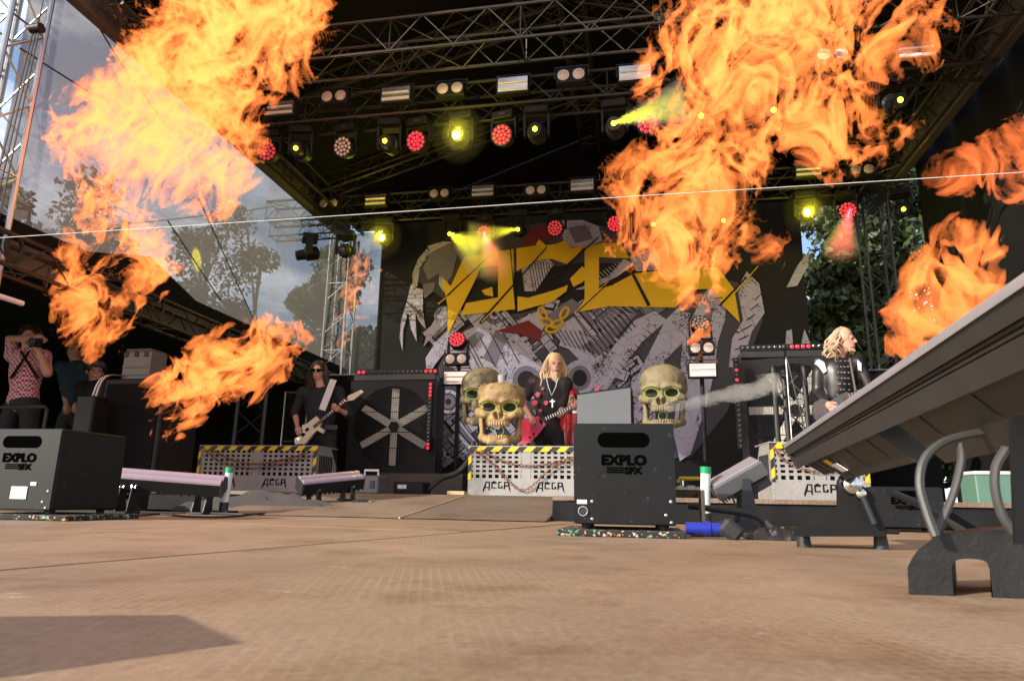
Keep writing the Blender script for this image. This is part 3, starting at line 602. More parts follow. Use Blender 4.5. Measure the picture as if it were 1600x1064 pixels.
for i in range(80):
    u_=rs.uniform(330,1500); c_=820+.00016*(u_-1100)**2; v_=rs.uniform(560,c_+520) if u_<1650 else rs.uniform(480,1250); a_=rs.choice([-38,-35,-40,52,50,20]); w_=rs.uniform(40,130); h_=rs.uniform(18,60); k_=rs.integers(0,4); ca,sa=cos(radians(a_)),sin(radians(a_)); T=lambda x,y:(u_+x*ca-y*sa,v_+x*sa+y*ca)
    if k_==0: r_=rs.uniform(28,75); o1=circ(u_,v_,r_*1.08); fl=[circ(u_,v_,r_)]; ink=[circ(u_,v_,r_*.72)]; top=[circ(u_,v_,r_*.6),]; ink2=[circ(u_,v_,r_*.25)]+[strip(u_+r_*.8*cos(q),v_+r_*.8*sin(q),u_+r_*.9*cos(q),v_+r_*.9*sin(q),4) for q in np.arange(0,6.28,.7)]
    else:
        o1=[T(x,y) for x,y in ((-w_-6,-h_-6),(w_+6,-h_-6),(w_+6,h_+6),(-w_-6,h_+6))]; fl=[[T(x,y) for x,y in ((-w_,-h_),(w_,-h_),(w_*.95,h_),(-w_*.95,h_))]]; ink=[strip(*T(-w_+2*w_*q,-h_*.9),*T(-w_+2*w_*q,h_*.9),2.4) for q in np.linspace(.08,.92,rs.integers(3,9))] if k_<3 else [[T(x,y) for x,y in ((-w_*.8,-h_*.5),(w_*.8,-h_*.6),(w_*.7,h_*.3),(-w_*.8,h_*.5))]]; top=[] if k_<3 else [[T(x,y) for x,y in ((-w_*.7,-h_*.4),(w_*.5,-h_*.45),(w_*.45,h_*.0),(-w_*.7,h_*.2))]]; ink2=[]
    pcs.append((o1,fl,ink,top,ink2,rs.integers(0,5)))
for i,(o1,fl,ink,top,ink2,c_) in enumerate(pcs):
    for lay,(mt,P_) in enumerate((('pdark',[o1]),('pgrey' if c_==0 else 'plav',fl),('pdark',ink),('pgrey' if c_>2 else 'plav',top),('pdark',ink2))):
        if P_: ART.setdefault(mt,[]).append((.1+i*.04+lay*.008,P_))
for mt,L_ in ART.items():
    m=MB()
    for lay,P_ in L_:
        for pl in P_:
            P=[K(x,y,lay) for x,y in pl]; nn=Vector((0,0,0))
            for k in range(len(P)): nn+=P[k].cross(P[(k+1)%len(P)])
            m.add(P[::-1] if nn.y>0 else P,[tuple(range(len(P)))])
    tag(m.build('machine_print',M[mt],bd),None,None,None,'stuff')
pr('red_print','pred',[[(760,240),(800,140),(860,110),(950,90),(975,150),(900,200),(860,230)],[(620,700),(800,640),(880,700),(860,760),(760,720)]],7)
yl=[[(445,287),(565,280),(500,430),(352,722),(352,560),(318,396),(370,452)],[(440,290),(718,245),(718,332),(525,347)],[(632,325),(719,318),(719,585),(632,530)],[(455,545),(640,512),(722,500),(730,578),(426,613)],
 [(735,242),(840,226),(858,192),(900,226),(960,216),(998,198),(1040,240),(1110,234),(1020,332),(930,300),(850,305),(735,368)],[(740,508),(800,515),(940,475),(1020,445),(1010,480),(930,540),(850,560),(740,592)],[(1030,410),(1098,342),(1152,375),(1100,430),(1050,455)],
 [(1112,236),(1212,212),(1314,214),(1360,298),(1192,290),(1192,470),(1112,535)],[(1112,525),(1192,465),(1262,448),(1384,382),(1504,368),(1616,398),(1616,570),(1250,562),(1062,597)],[(1617,396),(1790,348),(1850,348),(1942,470),(1972,652),(1880,560),(1822,466),(1700,470),(1617,570)],[(540,475),(600,455),(606,510),(560,500)]]
pr('logo_print','pyel',yl,8)
for x,y,a in ((880,600,60),(905,650,20),(960,660,-20),(1000,600,-60),(930,690,0)):
    m=MB(); q=[K(x+34*cos(radians(t*30))*cos(radians(a))-18*sin(radians(t*30))*sin(radians(a)),y+34*cos(radians(t*30))*sin(radians(a))+18*sin(radians(t*30))*cos(radians(a)),9) for t in range(12)]; m.tube(q,.022,4,True); m.build('printed_chain_link',M['pyel'],bd)
pr('logo_slashes','pdark',[strip(295,556,620,250,5,2),strip(530,655,905,232,6,3),strip(860,470,1190,180,6,4),strip(1065,600,1260,420,3),strip(700,240,730,590,3),strip(1380,385,1470,560,8,10),strip(1860,560,2010,400,6,4)],10)
pr('logo_tips','pyel',[strip(300,550,355,505,2.5),strip(540,650,600,590,2.5),strip(1880,560,2075,340,4,2),strip(1190,470,1245,425,2)],11)
# ---------------------------------------------------------------- trees beyond
def tree(label,loc,H,R_,crown,leaf,seed,nl=2600,ls=.16,group=None,trunk_r=.16):
    rs=np.random.default_rng(seed); t=thing('leafy_tree',label,'tree',loc,0,group); tr=MB(); tr.tube([(0,0,0),(.1,.05,H*.35),(-.05,.1,H*.7),(0,0,H*.93)],.1,8,rads=[trunk_r,trunk_r*.8,trunk_r*.5,.03])
    cl=[]
    for i in range(16):
        a=rs.uniform(0,2*pi); z=H*rs.uniform(crown,.97); rr=R_*(1-.65*max(0,(z/H-crown)/(1-crown))**1.5)*rs.uniform(.25,.95); p=Vector((rr*cos(a),rr*sin(a),z)); cl.append((p,R_*rs.uniform(.26,.46)))
        tr.tube([(0,0,z*.78),p*.5+Vector((0,0,z*.42)),p],.04,5,rads=[.06,.04,.015])
    tr.build('trunk',M['bark'],t); vs=np.zeros((nl,4,3)); k=rs.integers(0,16,nl)
    ctr=np.array([list(c[0]) for c in cl])[k]; rad=np.array([c[1] for c in cl])[k]; d=rs.normal(size=(nl,3)); d/=np.linalg.norm(d,axis=1)[:,None]; P=ctr+d*rad[:,None]*(rs.random(nl)**.4)[:,None]*np.array([1,1,.75])
    a=rs.normal(size=(nl,3)); a/=np.linalg.norm(a,axis=1)[:,None]; b=np.cross(a,rs.normal(size=(nl,3))); b/=np.linalg.norm(b,axis=1)[:,None]; sz=ls*rs.uniform(.6,1.4,nl)[:,None]
    V=np.stack([P-a*sz,P+b*sz*.55,P+a*sz,P-b*sz*.55],1).reshape(-1,3); o=bpy.data.objects.new('crown',mesh_np('crown',V,np.arange(nl*4).reshape(-1,4),leaf,False)); COL.objects.link(o); o.parent=t; return t
LG=leaf_mat('green_leaves',(.036,.056,.014)); LD=leaf_mat('dark_leaves',(.025,.04,.015))
for i,(px,top,X,wd,l) in enumerate(((55,288,-15,1.9,'rounded tree standing alone beyond the netting, next to the hoist chains'),(150,285,-16,2.3,'broad tree seen through netting behind the tall left fire'),(335,322,-17,2.4,'wide tree seen through netting where the seam rope descends'),(410,372,-15,2.0,'low tree through netting close to the bright tower'),(10,345,-14,1.6,'low tree at the outer edge of the wing tent'))):
    p=atX(px,top,X); tree(l,(X,p.y,-1.3),p.z+1.3,wd,.4,LD,40+i,6000,.10)
for i,(px,top,Y,wd,l) in enumerate(((1300,215,15,2.3,'sunlit green tree filling the gap between backdrop and right tower'),(1385,240,17,2.6,'green tree behind the dark right tower truss'),(1345,330,14,1.8,'lower bushy tree behind the studded-jacket guitar player'),(1330,470,13.4,1.5,'shrubby young tree rising over the right masking wall'),(545,395,15.5,1.9,'tree behind the bright tower, showing through rear netting'))):
    p=atY(px,top,Y); tree(l,(p.x,Y,-1.3),p.z+1.3,wd,.25,LG,60+i,15000,.085)
# ================================================================ things on and over the stage
def flame_projector(label,loc,rz,w,d,h,sub=True):
    t=thing('flame_projector',label,'flame projector',loc,rz); b=M['case']; hw,hh=w*.26,h*.075; zc=h*.83
    # front plate with an oblong hand hole
    m=MB(); n=12; R_=hh; inner=[]
    for s0,a0 in ((1,-90),(-1,90)):
        for i in range(n+1): a=radians(a0+180*i/n); inner.append((s0*(hw-R_)+R_*cos(a),R_*sin(a)))
    k=len(inner); outer=[]
    for x,z in inner:
        outer.append((max(-w/2,min(w/2,x*50)) if abs(x)>hw-R_+1e-6 else x, h-.004-zc if z>0 else -zc+.004))
    f0=[Vector((x,-d/2,zc+z)) for x,z in inner]; f1=[Vector((x,-d/2,zc+z)) for x,z in outer]; back=[p+Vector((0,.06,0)) for p in f0]
    m.add(f0+f1+back,[(i,(i+1)%k,k+(i+1)%k,k+i)[::-1] for i in range(k)]+[(i,(i+1)%k,2*k+(i+1)%k,2*k+i) for i in range(k)])
    m.build('front_plate',b,t,ang=25)
    m=MB().box((0,.004,h/2),(w,d-.010,h),bev=.006); m.build('housing',b,t); 
    m=MB().prism([Vector((x,-d/2+.001,zc+z)) for x,z in inner],(0,-.0025,0)); m.build('recess_shade',M['void'],t)  # flat black plate, the shade inside the hand hole put into colour
    for sx in (-1,1):
        for sy in (-1,1): MB().lathe((sx*w*.38,sy*d*.36,-.018),(0,0,1),[(0,.017),(.019,.021)],12).build('rubber_foot',M['rubber'],t)
    tz=h*.585; text_part('lettering','EXPLO',w*.132,M['void'],t,(0,-d/2-.003,tz),.0028,1.12)
    text_part('lettering','SFX',w*.088,M['void'],t,(w*.09,-d/2-.003,tz-w*.088),.002,1.15)
    for i in range(3): MB().box((-w*.085,-d/2-.0015,tz-w*(.032+.022*i)),(w*.17,.003,w*.013)).build('logo_bar',M['void'],t)
    if sub:
        MB().box((-w*.42,-d/2-.002,h*.215),(w*.10,.002,h*.04)).build('sticker',M['label'],t)
        so_=MB().ring((-w*.41,-d/2-.004,h*.125),(0,1,0),w*.045,.003,18).build('socket',M['chrome'],t)
        MB().cyl((-w*.41,-d/2-.003,h*.125),(-w*.41,-d/2,h*.125),w*.035,n=14).build('socket_face',M['dark'],so_)
        for x,z in ((-.32,.22),(.40,.10),(.45,.03),(.45,.23),(-.32,.05)): MB().lathe((w*x,-d/2-.004,h*z),(0,1,0),[(0,.003),(.002,.006),(.004,.006)],8).build('screw',M['chrome'],t)
    return t
def mat_pad(label,loc,rz,w,d): return tag(MB().box((0,0,.011),(w,d,.022),bev=.003).build('rubber_mat',M['speck'],None,loc=loc),label,'mat','rubber mats under flame projectors') if not rz else None
cz=atZ(970,838,0); FW=.372
c0=Vector((atY(975,830,2.66).x,2.80,0))
t=mat_pad('speckled rubber mat under the central black projector',(c0.x-.01,c0.y-.01,.001),0,.455,.44)
flame_projector('black metal flame projector in the middle of the stage front with white socket',(c0.x,c0.y,.042),radians(1.5),FW,.36,.372)
q=c0+Vector((-.07,.06,.4155)); 
hd=thing('metal_hood','plain grey sheet metal hood lying on top of the central projector','hood',q,radians(-3)); MB().prism([(-.108,-.08,0),(.108,-.08,0),(.108,-.08,.158),(-.108,-.08,.132)],(0,.16,0)).build('shell',M['grey'],hd); MB().prism([(-.110,-.082,.1335),(.110,-.082,.160),(.110,-.082,.1645),(-.110,-.082,.138)],(0,.164,0)).build('lid',M['black'],hd); MB().box((.1095,0,.075),(.003,.158,.14)).build('side_plate',M['flat'],hd)
l0=Vector((atZ(88,806,.03).x-.50,2.93,0))
mat_pad('speckled rubber mat under the left-hand projector with paper label',(l0.x+.06,l0.y-.03,.001),0,.56,.46)
t=flame_projector('black flame projector beside the purple batten, with white paper label',(l0.x,l0.y,.042),0,.40,.42,.365); MB().box((.03,-.2125,.075),(.085,.002,.055)).build('paper_label',M['label'],t); MB().box((.10,-.2125,.115),(.03,.002,.016)).build('paper_label',M['label'],t)
p=atZ(190,806,0); flame_projector('small grey projector under the purple batten',(atY(197,790,4.25).x,4.3,.02),0,.16,.14,.13,False)
p=atY(1440,812,3.7); flame_projector('dark projector against the platform skirt behind the tilted batten',(p.x,3.95,.02),radians(-8),.32,.3,.2,False)
# ---------------------------------------------------------------- light battens
def batten(label,A,B,w,h,tilt,lensmat,n_tubes=2,group=None):
    A,B=Vector(A),Vector(B); t=thing('light_batten',label,'stage light',A,0,group); d=B-A; x,y,z=frame_from(d); c,s_=cos(tilt),sin(tilt); X,Y=x*c+y*s_,y*c-x*s_
    P=lambda a,b,k: X*a+Y*b+z*(d.length*k)
    m=MB(); m.prism([P(-w/2,-h/2,0),P(w/2,-h/2,0),P(w/2,h*.25,0),P(-w/2,h*.25,0)],z*d.length); m.build('housing',M['heat'] if lensmat is None else M['black'],t)
    for i in range(n_tubes):
        a=-w/2+w*(i+.5)/n_tubes; m=MB(); r=w/n_tubes*.47
        prof=[P(a+r*cos(radians(k)),h*.25+r*.8*sin(radians(k)),-.004) for k in range(0,181,20)]; m.prism(prof,z*(d.length*1.008)); m.build('tube_lens',lensmat or M['lens'],t)
    for k in (0,1): MB().prism([P(-w*.53,-h*.55,k),P(w*.53,-h*.55,k),P(w*.53,h*.28,k),P(-w*.53,h*.28,k)],z*(.012 if k else -.012)).build('end_cap',M['dark'],t)
    f=MB()
    for i in range(1,14): f.prism([P(-w*.51,-h*.5,i/14),P(w*.51,-h*.5,i/14),P(w*.51,-h*.62,i/14),P(-w*.51,-h*.62,i/14)],z*.01)
    f.build('cooling_fins',M['heat'] if lensmat is None else M['black'],t,'stuff'); return t
def yoke(t,base,top,w,mat_):
    """floor yoke: two side plates, foot plate, pivot knobs - relative to thing t"""
    b=Vector(base)-t.location; tp=Vector(top)-t.location
    for s in (-1,1):
        MB().prism([b+Vector((s*w/2,-.05,0)),b+Vector((s*w/2,.05,0)),tp+Vector((s*w/2,.022,.02)),tp+Vector((s*w/2,-.022,.02))],(.006,0,0)).build('yoke_plate',mat_,t); MB().cyl(tp+Vector((s*w/2-.012,0,0)),tp+Vector((s*w/2+.018,0,0)),.017,n=10).build('pivot_knob',M['chrome'],t)
    MB().box(b+Vector((0,0,.008)),(w+.03,.13,.014),bev=.003).build('foot_plate',mat_,t)
PUR=mat('purple_tube_lens',(.30,.22,.26),.25,var=.08,coat=.4)
a,b=atY(176,745,3.75),atY(348,758,3.95); a.z=max(a.z,.2); t=batten('long double-tube batten with purple lenses beside the white green-capped tube',a,b,.12,.10,radians(28),PUR); yoke(t,(b.x-.13,b.y,0.0),(b.x-.12,b.y,b.z-.05),.08,M['dark']); yoke(t,(a.x+.12,a.y,0),(a.x+.12,a.y,a.z-.06),.08,M['black'])
RZ=lambda y:.004+(y-4.02)/(1.67)*(PZ-.004)
a,b=atY(470,757,4.75),atY(562,748,5.1); t=batten('short double-tube batten on the pale ramp before the bass player cage',a,b,.13,.11,radians(25),PUR)
for q,wd in ((.22,.08),(.8,.08)):
    p=a.lerp(b,q); yoke(t,(p.x,p.y,RZ(p.y)+.002),(p.x,p.y,p.z-.05),wd,M['dark'])
# the big batten in the right foreground: running towards the viewer
A1,B1=atY(1224,697,2.5),atY(1640,404,.72); t=thing('light_batten','huge dusty grey batten tilted on a black yoke in the right foreground','stage light',A1); ax=(B1-A1); z=ax.normalized(); side=(atY(1240,722,2.5)-A1); side=(side-z*side.dot(z)).normalized(); out=z.cross(side).normalized()
if out.x<0: out=-out
def Q(k,a,b): return ax*k+side*a+out*b
m=MB().prism([Q(0,0,0),Q(0,.008,-.003),Q(0,.008,.13),Q(0,-.004,.13),Q(0,-.004,.004)],ax); m.build('lens_strip',M['lens'],t)
for i,(s0,s1,dp) in enumerate(((.009,.034,.0),(.0365,.041,.006),(.0435,.048,.006),(.0505,.085,.002))): MB().prism([Q(0,s0,dp),Q(0,s1,dp),Q(0,s1,.12),Q(0,s0,.12)],ax).build('side_rail',M['heat'],t)
MB().prism([Q(0.001,.008,.012),Q(.001,.084,.012),Q(.001,.084,.118),Q(.001,.008,.118)],ax*.998).build('housing',M['black'],t)
MB().prism([Q(-.004,-.006,-.002),Q(-.004,.087,-.002),Q(-.004,.087,.125),Q(-.004,-.006,.125)],ax*.004).build('end_cap',M['dark'],t)
for k0,k1,wd in ((.05,.16,.055),(.17,.52,.085),(.60,.98,.10)):
    bx_=[Q(k0,.086,.015),Q(k0,.086+wd,.045),Q(k0,.086+wd,.115),Q(k0,.086,.118)]; MB().prism(bx_,ax*(k1-k0)).build('driver_box',M['heat'],t)
    for i in range(3):
        k=k0+(k1-k0)*(i+.5)/3; MB().prism([Q(k,.09,.0135),Q(k,.084+wd,.0425),Q(k,.084+wd,.046),Q(k,.09,.018)],ax*((k1-k0)*.01)).build('housing_seam',M['dark'],t)
MB().prism([Q(.19,.095,.012),Q(.19,.125,.0265),Q(.19,.125,.0295),Q(.19,.095,.015)],ax*.022).build('yellow_sticker',M['yellow'],t); MB().prism([Q(.215,.115,.0165),Q(.215,.145,.031),Q(.215,.145,.034),Q(.215,.115,.0195)],ax*.035).build('torn_tape',M['white'],t)
def pxprism(pts,Y,dy,org,mbx=None): return (mbx or MB()).prism([atY(x,y,Y)-org for x,y in pts],(0,dy,0))
og=t.location.copy()
for Y in (2.24,2.40): pxprism([(1241,838),(1241,826),(1248,822),(1300,822),(1308,816),(1308,752),(1314,742),(1334,748),(1362,770),(1380,800),(1384,838)],Y,.008,og).build('yoke_plate',M['black'],t)
for x in (1262,1368):
    p=atZ(x,856,0); p.y=2.30; MB().lathe(Vector((p.x,p.y,.0))-og,(0,0,1),[(0,.022),(.04,.018),(.045,.018)],12).build('rubber_foot',M['rubber'],t)
MB().box(Vector((atY(1312,830,2.32).x,2.325,.052))-og,(.29,.165,.012),bev=.003).build('foot_plate',M['black'],t)
for x,y,r in ((1331,757,.026),(1344,771,.014)): c=atY(x,y,2.225)-og; MB().lathe(c,(0,1,0),[(-.018,r*.5),(-.012,r),(.0,r),(.012,r*1.25),(.016,r*1.25)],16).build('pivot_knob',M['chrome'],t)
MB().cyl(atY(1346,772,2.215)-og,atY(1366,818,2.215)-og,.0085,n=8).build('locking_lever',M['dark'],t)
p0,p1=atY(1585,690,.95),atY(1600,840,.95); MB().prism([atY(1580,650,.98)-og,atY(1640,640,.98)-og,atY(1640,850,.98)-og,atY(1588,850,.98)-og],(0,.008,0)).build('yoke_plate',M['black'],t)
# rubber cable cover, cable loops
m=MB(); o=[(1422,916),(1416,904),(1424,884),(1438,864),(1450,860),(1458,848),(1478,843),(1520,838),(1600,833),(1680,832),(1680,938),(1560,934),(1548,900),(1538,884),(1500,882),(1488,895),(1482,928),(1455,926),(1436,920)]
m.prism(spline([atY(x,y,1.17) for x,y in o],4),(.07,.16,0)); zmin=min(p[2] for p in m.v); m.v=[(a,b_,.001 if c-zmin<.034 else c-zmin) for a,b_,c in m.v]; single('cable_cover',m,M['sheet'],'black rubber sheet humped over a dark arch at the right edge','cable cover')
def cable(label,pts,r,mat_=None,k=6,name='cable',group=None): m=MB().tube(spline(pts,k),r,8); return single(name,m,mat_ or M['rubber'],label,'cable',group)
cable('thick grey cable loop standing over the rubber cable cover',[atY(x,y,1.14+i*.008) for i,(x,y) in enumerate(((1462,838),(1448,800),(1437,755),(1446,715),(1480,688),(1535,676),(1560,678)))],.0066,M['cableg'])
cable('straight grey cable running down beside the thick loop',[atY(x,y,1.18) for x,y in ((1500,692),(1502,720),(1490,770),(1472,815),(1464,842))],.0062,M['cableg'])
cable('silvery cable arc at the outer edge of the rubber sheet',[atY(x,y,1.15) for x,y in ((1572,700),(1556,730),(1555,765),(1566,805),(1584,832))],.007,M['cableg'])
cable('heavy black cable running from the big batten to the skirted projector',[atY(x,y,Y) for x,y,Y in ((1390,768,2.6),(1430,785,2.9),(1470,808,3.2),(1510,832,3.0))],.014)
# tube launchers
for (px,Y,l) in ((352,4.05,'white tube with green cap by the purple batten'),(1100,3.55,'white tube with green cap behind the blue connector')):
    p=atY(px,770,Y); z1=atY(px,733,Y).z; t=thing('confetti_tube',l,'tube',(p.x,Y,.0),0,'green-capped tubes'); MB().cyl((0,0,.05),(.012,0,z1-.02),.024,n=16).build('barrel',M['white'],t); MB().cyl((.012,0,z1-.02),(.013,0,z1+.012),.0265,n=16).build('cap',M['green'],t); MB().box((0,0,.012),(.14,.12,.024),bev=.004).build('foot',M['black'],t); MB().cyl((0,0,.024),(0,0,.075),.028,n=16).build('holder',M['dark'],t)
# small wash panel fixture on the right, valve, connector, loose cloth
p=atY(1152,775,3.6); t=thing('flood_panel','tilted grey flood panel with finned back on the stage edge','stage light',(p.x,3.6,0)); R1=Matrix.Rotation(radians(-30),3,'Y')@Matrix.Rotation(radians(12),3,'X'); hc=atY(1152,748,3.6)-t.location
MB().box(hc,(.27,.16,.075),R1,.006).build('body',M['grey'],t); MB().box(hc+R1@Vector((0,0,.041)),(.25,.15,.012),R1,.003).build('lens_plate',M['lens'],t); MB().box(hc+R1@Vector((.05,0,-.065)),(.15,.13,.05),R1,.005).build('driver_box',M['dark'],t)
f=MB(); [f.box(hc+R1@Vector((-.12+.014*i,0,-.046)),(.005,.14,.02),R1) for i in range(9)]; f.build('cooling_fins',M['alud'],t,'stuff')
for s in (-1,1): MB().prism([Vector((.02-.03,s*.09,0)),Vector((.09,s*.09,0)),Vector((.05,s*.09,hc.z)),Vector((.02,s*.09,hc.z))],(0,.005,0)).build('yoke_plate',M['dark'],t)
MB().box((.03,0,.006),(.13,.22,.012)).build('foot_plate',M['dark'],t)
p=atY(1078,765,2.95); t=thing('gas_valve','brass gas valve with yellow lever beside the central projector','valve',(p.x,2.95,0)); zc=p.z
MB().lathe((-.07,0,zc),(1,0,0),[(0,.012),(.02,.012),(.02,.019),(.045,.019),(.047,.013),(.06,.013),(.06,.02),(.09,.02),(.092,.014),(.11,.014)],6).build('body',M['brass'],t); MB().cyl((.045,0,zc),(.045,0,.012),.013,n=10).build('riser_pipe',M['brass'],t); MB().box((.045,0,.006),(.07,.07,.012)).build('base_flange',M['dark'],t); MB().tube([(-.05,-.01,zc+.03),(-.04,-.012,zc+.045),(.04,-.012,zc+.045)],.008,8).build('lever',M['yellow'],t); MB().cyl((-.03,0,zc+.015),(-.03,0,zc+.04),.008,n=8).build('stem',M['chrome'],t)
p=atZ(1090,812,.035); t=thing('power_connector','blue power connector with black boot beside the central projector','connector',(p.x-.06,2.62,.0)); MB().lathe((-.08,0,.036),(1,0,0),[(0,.022),(.06,.022),(.062,.026),(.085,.026),(.087,.021),(.12,.021)],14).build('sleeve',M['blue'],t); MB().box((.075,0,.033),(.075,.062,.062),Matrix.Rotation(radians(40),3,'Y'),.012).build('boot',M['rubber'],t)
for i,pts in enumerate(([(1075,790,3.0),(1120,796,3.0),(1180,806,3.0),(1215,816,2.95)],[(1115,812,2.8),(1150,806,3.0),(1190,800,3.2),(1230,815,3.3)],[(1080,815,2.75),(1130,822,2.8),(1180,818,2.9),(1214,824,2.9)],[(1140,760,3.55),(1150,790,3.5),(1165,800,3.4),(1190,815,3.2)])):
    P=[atY(x,y,Y) for x,y,Y in pts]; P=[Vector((q.x,q.y,max(.008,q.z if i in (0,3) else .008))) for q in P]; P[-1].z=.008; cable(['thick black hose from the valve towards the batten yoke','black cable snaking under the flood panel','brown cable lying behind the blue connector','thin cable dropping from the flood panel'][i],P,(.013,.008,.007,.005)[i],M['bark'] if i==2 else None)
def cloth_heap(label,c,sx,sy,h,seed,mt):
    rs=np.random.default_rng(seed); n=22; vs=[]; 
    for i in range(n+1):
        for j in range(n+1):
            x,y=(i/n*2-1),(j/n*2-1); r=max(abs(x),abs(y)); e=max(0,1-r**3); q=float(vnoise(np.array([x*2.2]),np.array([y*2.2]),np.array([0.5]),seed)[0]); q2=float(vnoise(np.array([x*5.]),np.array([y*5.]),np.array([0.1]),seed+3)[0]); vs.append((c[0]+x*sx*(1+.15*q),c[1]+y*sy*(1+.15*q2),c[2]+.002+max(0,h*e*(.6+.6*abs(q)+.3*q2))))
    m=MB().add(vs,[(i*(n+1)+j,(i+1)*(n+1)+j,(i+1)*(n+1)+j+1,i*(n+1)+j+1) for i in range(n) for j in range(n)]); m.add([(a,b_,c[2]+.0005) for a,b_,_ in ((c[0]-sx,c[1]-sy,0),(c[0]+sx,c[1]-sy,0),(c[0]+sx,c[1]+sy,0),(c[0]-sx,c[1]+sy,0))],[(3,2,1,0)]); return single('crumpled_cloth',m,mt,label,'cloth')
p=atZ(1210,843,0); cloth_heap('crumpled black sheet end beneath the big batten yoke',(p.x,p.y,0),.10,.06,.045,3,M['sheet']); p=atZ(1165,826,0); cloth_heap('grey plastic sheeting heaped before the platform skirt',(p.x,p.y,0),.17,.08,.05,5,M['sheet']); p=atZ(490,803,0); cloth_heap('dark cloth under the short batten on the ramp',(p.x+.2,p.y+.4,.03),.13,.07,.07,8,M['sheet'])
p=atY(410,783,4.62); cloth_heap('rolled grey blanket along the left platform edge',(p.x,4.62,0.0),.62,.09,.135,11,mat('grey_blanket',(.05,.043,.038),.9,bump=.5,scale=14))
cable('thin cable with brown tape curling out along the floor from purple batten',[atZ(x,y,.006) for x,y in ((205,806),(250,803),(300,807),(370,806),(420,797),(470,788))],.006)
cable('black cable trailing from the short batten over the floor',[Vector((q.x,q.y,.01+.0)) for q in (atZ(x,y,.008) for x,y in ((330,802),(390,804),(430,800),(455,795)))],.007)
# ---------------------------------------------------------------- cages with chains
LOGO=[[(0,0),(.5,1.6),(1.2,1.6),(1.2,-.1),(1.0,-.1),(1.0,.35),(.4,.35),(.1,-.5)],[(1.45,.3),(1.45,1.45),(1.9,1.75),(2.35,1.45),(2.35,1.2),(1.65,1.2),(1.65,.5),(2.3,.5),(2.3,.3)],[(2.6,.3),(2.6,1.6),(3.2,1.6),(3.2,1.4),(2.8,1.4),(2.8,.5),(3.1,.5),(3.1,.8),(3.35,.8),(3.35,.3)],[(3.55,.2),(3.6,1.6),(4.4,1.6),(4.75,-.5),(4.4,.2),(4.35,.7),(3.85,.7),(3.75,.2)]]
LHOLE=[[(.55,.55),(.65,1.35),(1.0,1.35),(1.0,.55)],[(3.85,.95),(3.85,1.35),(4.2,1.35),(4.25,.95)]]
def cage(label,loc,rz,w,d,h):
    t=thing('steel_cage',label,'cage',loc,rz,'perforated cages'); pl=MB(); fr=-d/2; zs,ze=h*.36,h*.93
    pl.box((0,fr,h*.18),(w,.012,h*.36),bev=.002); pl.box((0,fr,h*.965),(w,.012,h*.07),bev=.002)
    n=int(w/.062); nz=6; gx=w/n
    for i in range(n+1):
        x=-w/2+gx*i; wd=.026 if 0<i<n else .04; wd=.09 if abs(i-n//2)<1 else wd
        pl.box((max(-w/2+wd/2,min(w/2-wd/2,x)),fr+.001,(zs+ze)/2),(wd,.010,ze-zs))
    for j in range(1,nz): pl.box((0,fr+.002,zs+(ze-zs)*j/nz),(w-.01,.008,.022))
    pl.build('front_plate',M['cage'],t)
    MB().box((0,0,h/2),(w-.03,d-.04,h-.03)).build('dark_interior',M['flat'],t)
    for s in (-1,1):
        sp=MB(); sp.prism([(s*w/2,-d/2,0),(s*w/2,d/2,0),(s*w/2,d/2,h*.6),(s*w/2,d*.18,h-.001),(s*w/2,-d/2,h-.001)],(s*-.008,0,0)); sp.build('side_plate',M['cage'],t); sl=MB(); [sl.box((s*(w/2+.0015),-d*.36+d*.085*i,h*.58),(.003,d*.05,h*.46)) for i in range(8)]; sl.build('side_slots',M['flat'],t,'stuff')
    MB().box((0,-.0,h+.006),(w+.01,d+.0,.012),bev=.002).build('top_plate',M['cage'],t)
    MB().box((0,fr-.0085,h-.022),(w+.004,.004,.048)).build('hazard_tape',M['hazard'],t); MB().box((w/2-.02,fr-.0105,h*.63),(.036,.004,h*.62)).build('hazard_tape',M['hazard'],t); MB().box((-w/2+.015,fr-.0105,h*.63),(.03,.004,h*.62)).build('hazard_tape',M['hazard'],t)
    sc_=h*.125
    for cx in ((-w*.26,w*.17) if w>.9 else (0,)):
        m=MB()
        for P in LOGO: m.prism([Vector((cx+(x-2.4)*sc_,fr-.0065,h*.12+z*sc_*.85)) for x,z in P],(0,-.002,0))
        for P in LHOLE: MB().prism([Vector((cx+(x-2.4)*sc_,fr-.0088,h*.12+z*sc_*.85)) for x,z in P],(0,-.001,0)).build('stencil_counter',M['cage'],t)
        m.build('stencil_logo',M['flat'],t)
    bl=MB(); [bl.lathe((x,fr-.006,z),(0,-1,0),[(0,.007),(.003,.006),(.005,.003)],6) for x in (-w/2+.012,w/2-.05) for z in (h*.06,h*.2,h*.33)]; bl.build('bolts',M['chrome'],t,'stuff')
    return t
def chain(label,pts,r=.011,group='rusty chains'):
    P=spline(pts,10); L_=[0]; 
    for a,b in zip(P,P[1:]): L_.append(L_[-1]+(b-a).length)
    pitch=r*3.1; n=int(L_[-1]/pitch); m=MB(); k=0
    for i in range(n):
        s=i*pitch
        while k<len(L_)-2 and L_[k+1]<s: k+=1
        f=(s-L_[k])/max(1e-6,L_[k+1]-L_[k]); p=P[k].lerp(P[k+1],f); d=(P[k+1]-P[k]).normalized(); x,y,_=frame_from(d); wv=x if i%2 else y
        m.tube([p+d*(r*1.9*cos(a))+wv*(r*.95*sin(a)) for a in [2*pi*j/8 for j in range(8)]],r*.36,4,True)
    return single('rusty_chain',m,M['rust'],label,'chain',group)
CY=6.75; cages=[]
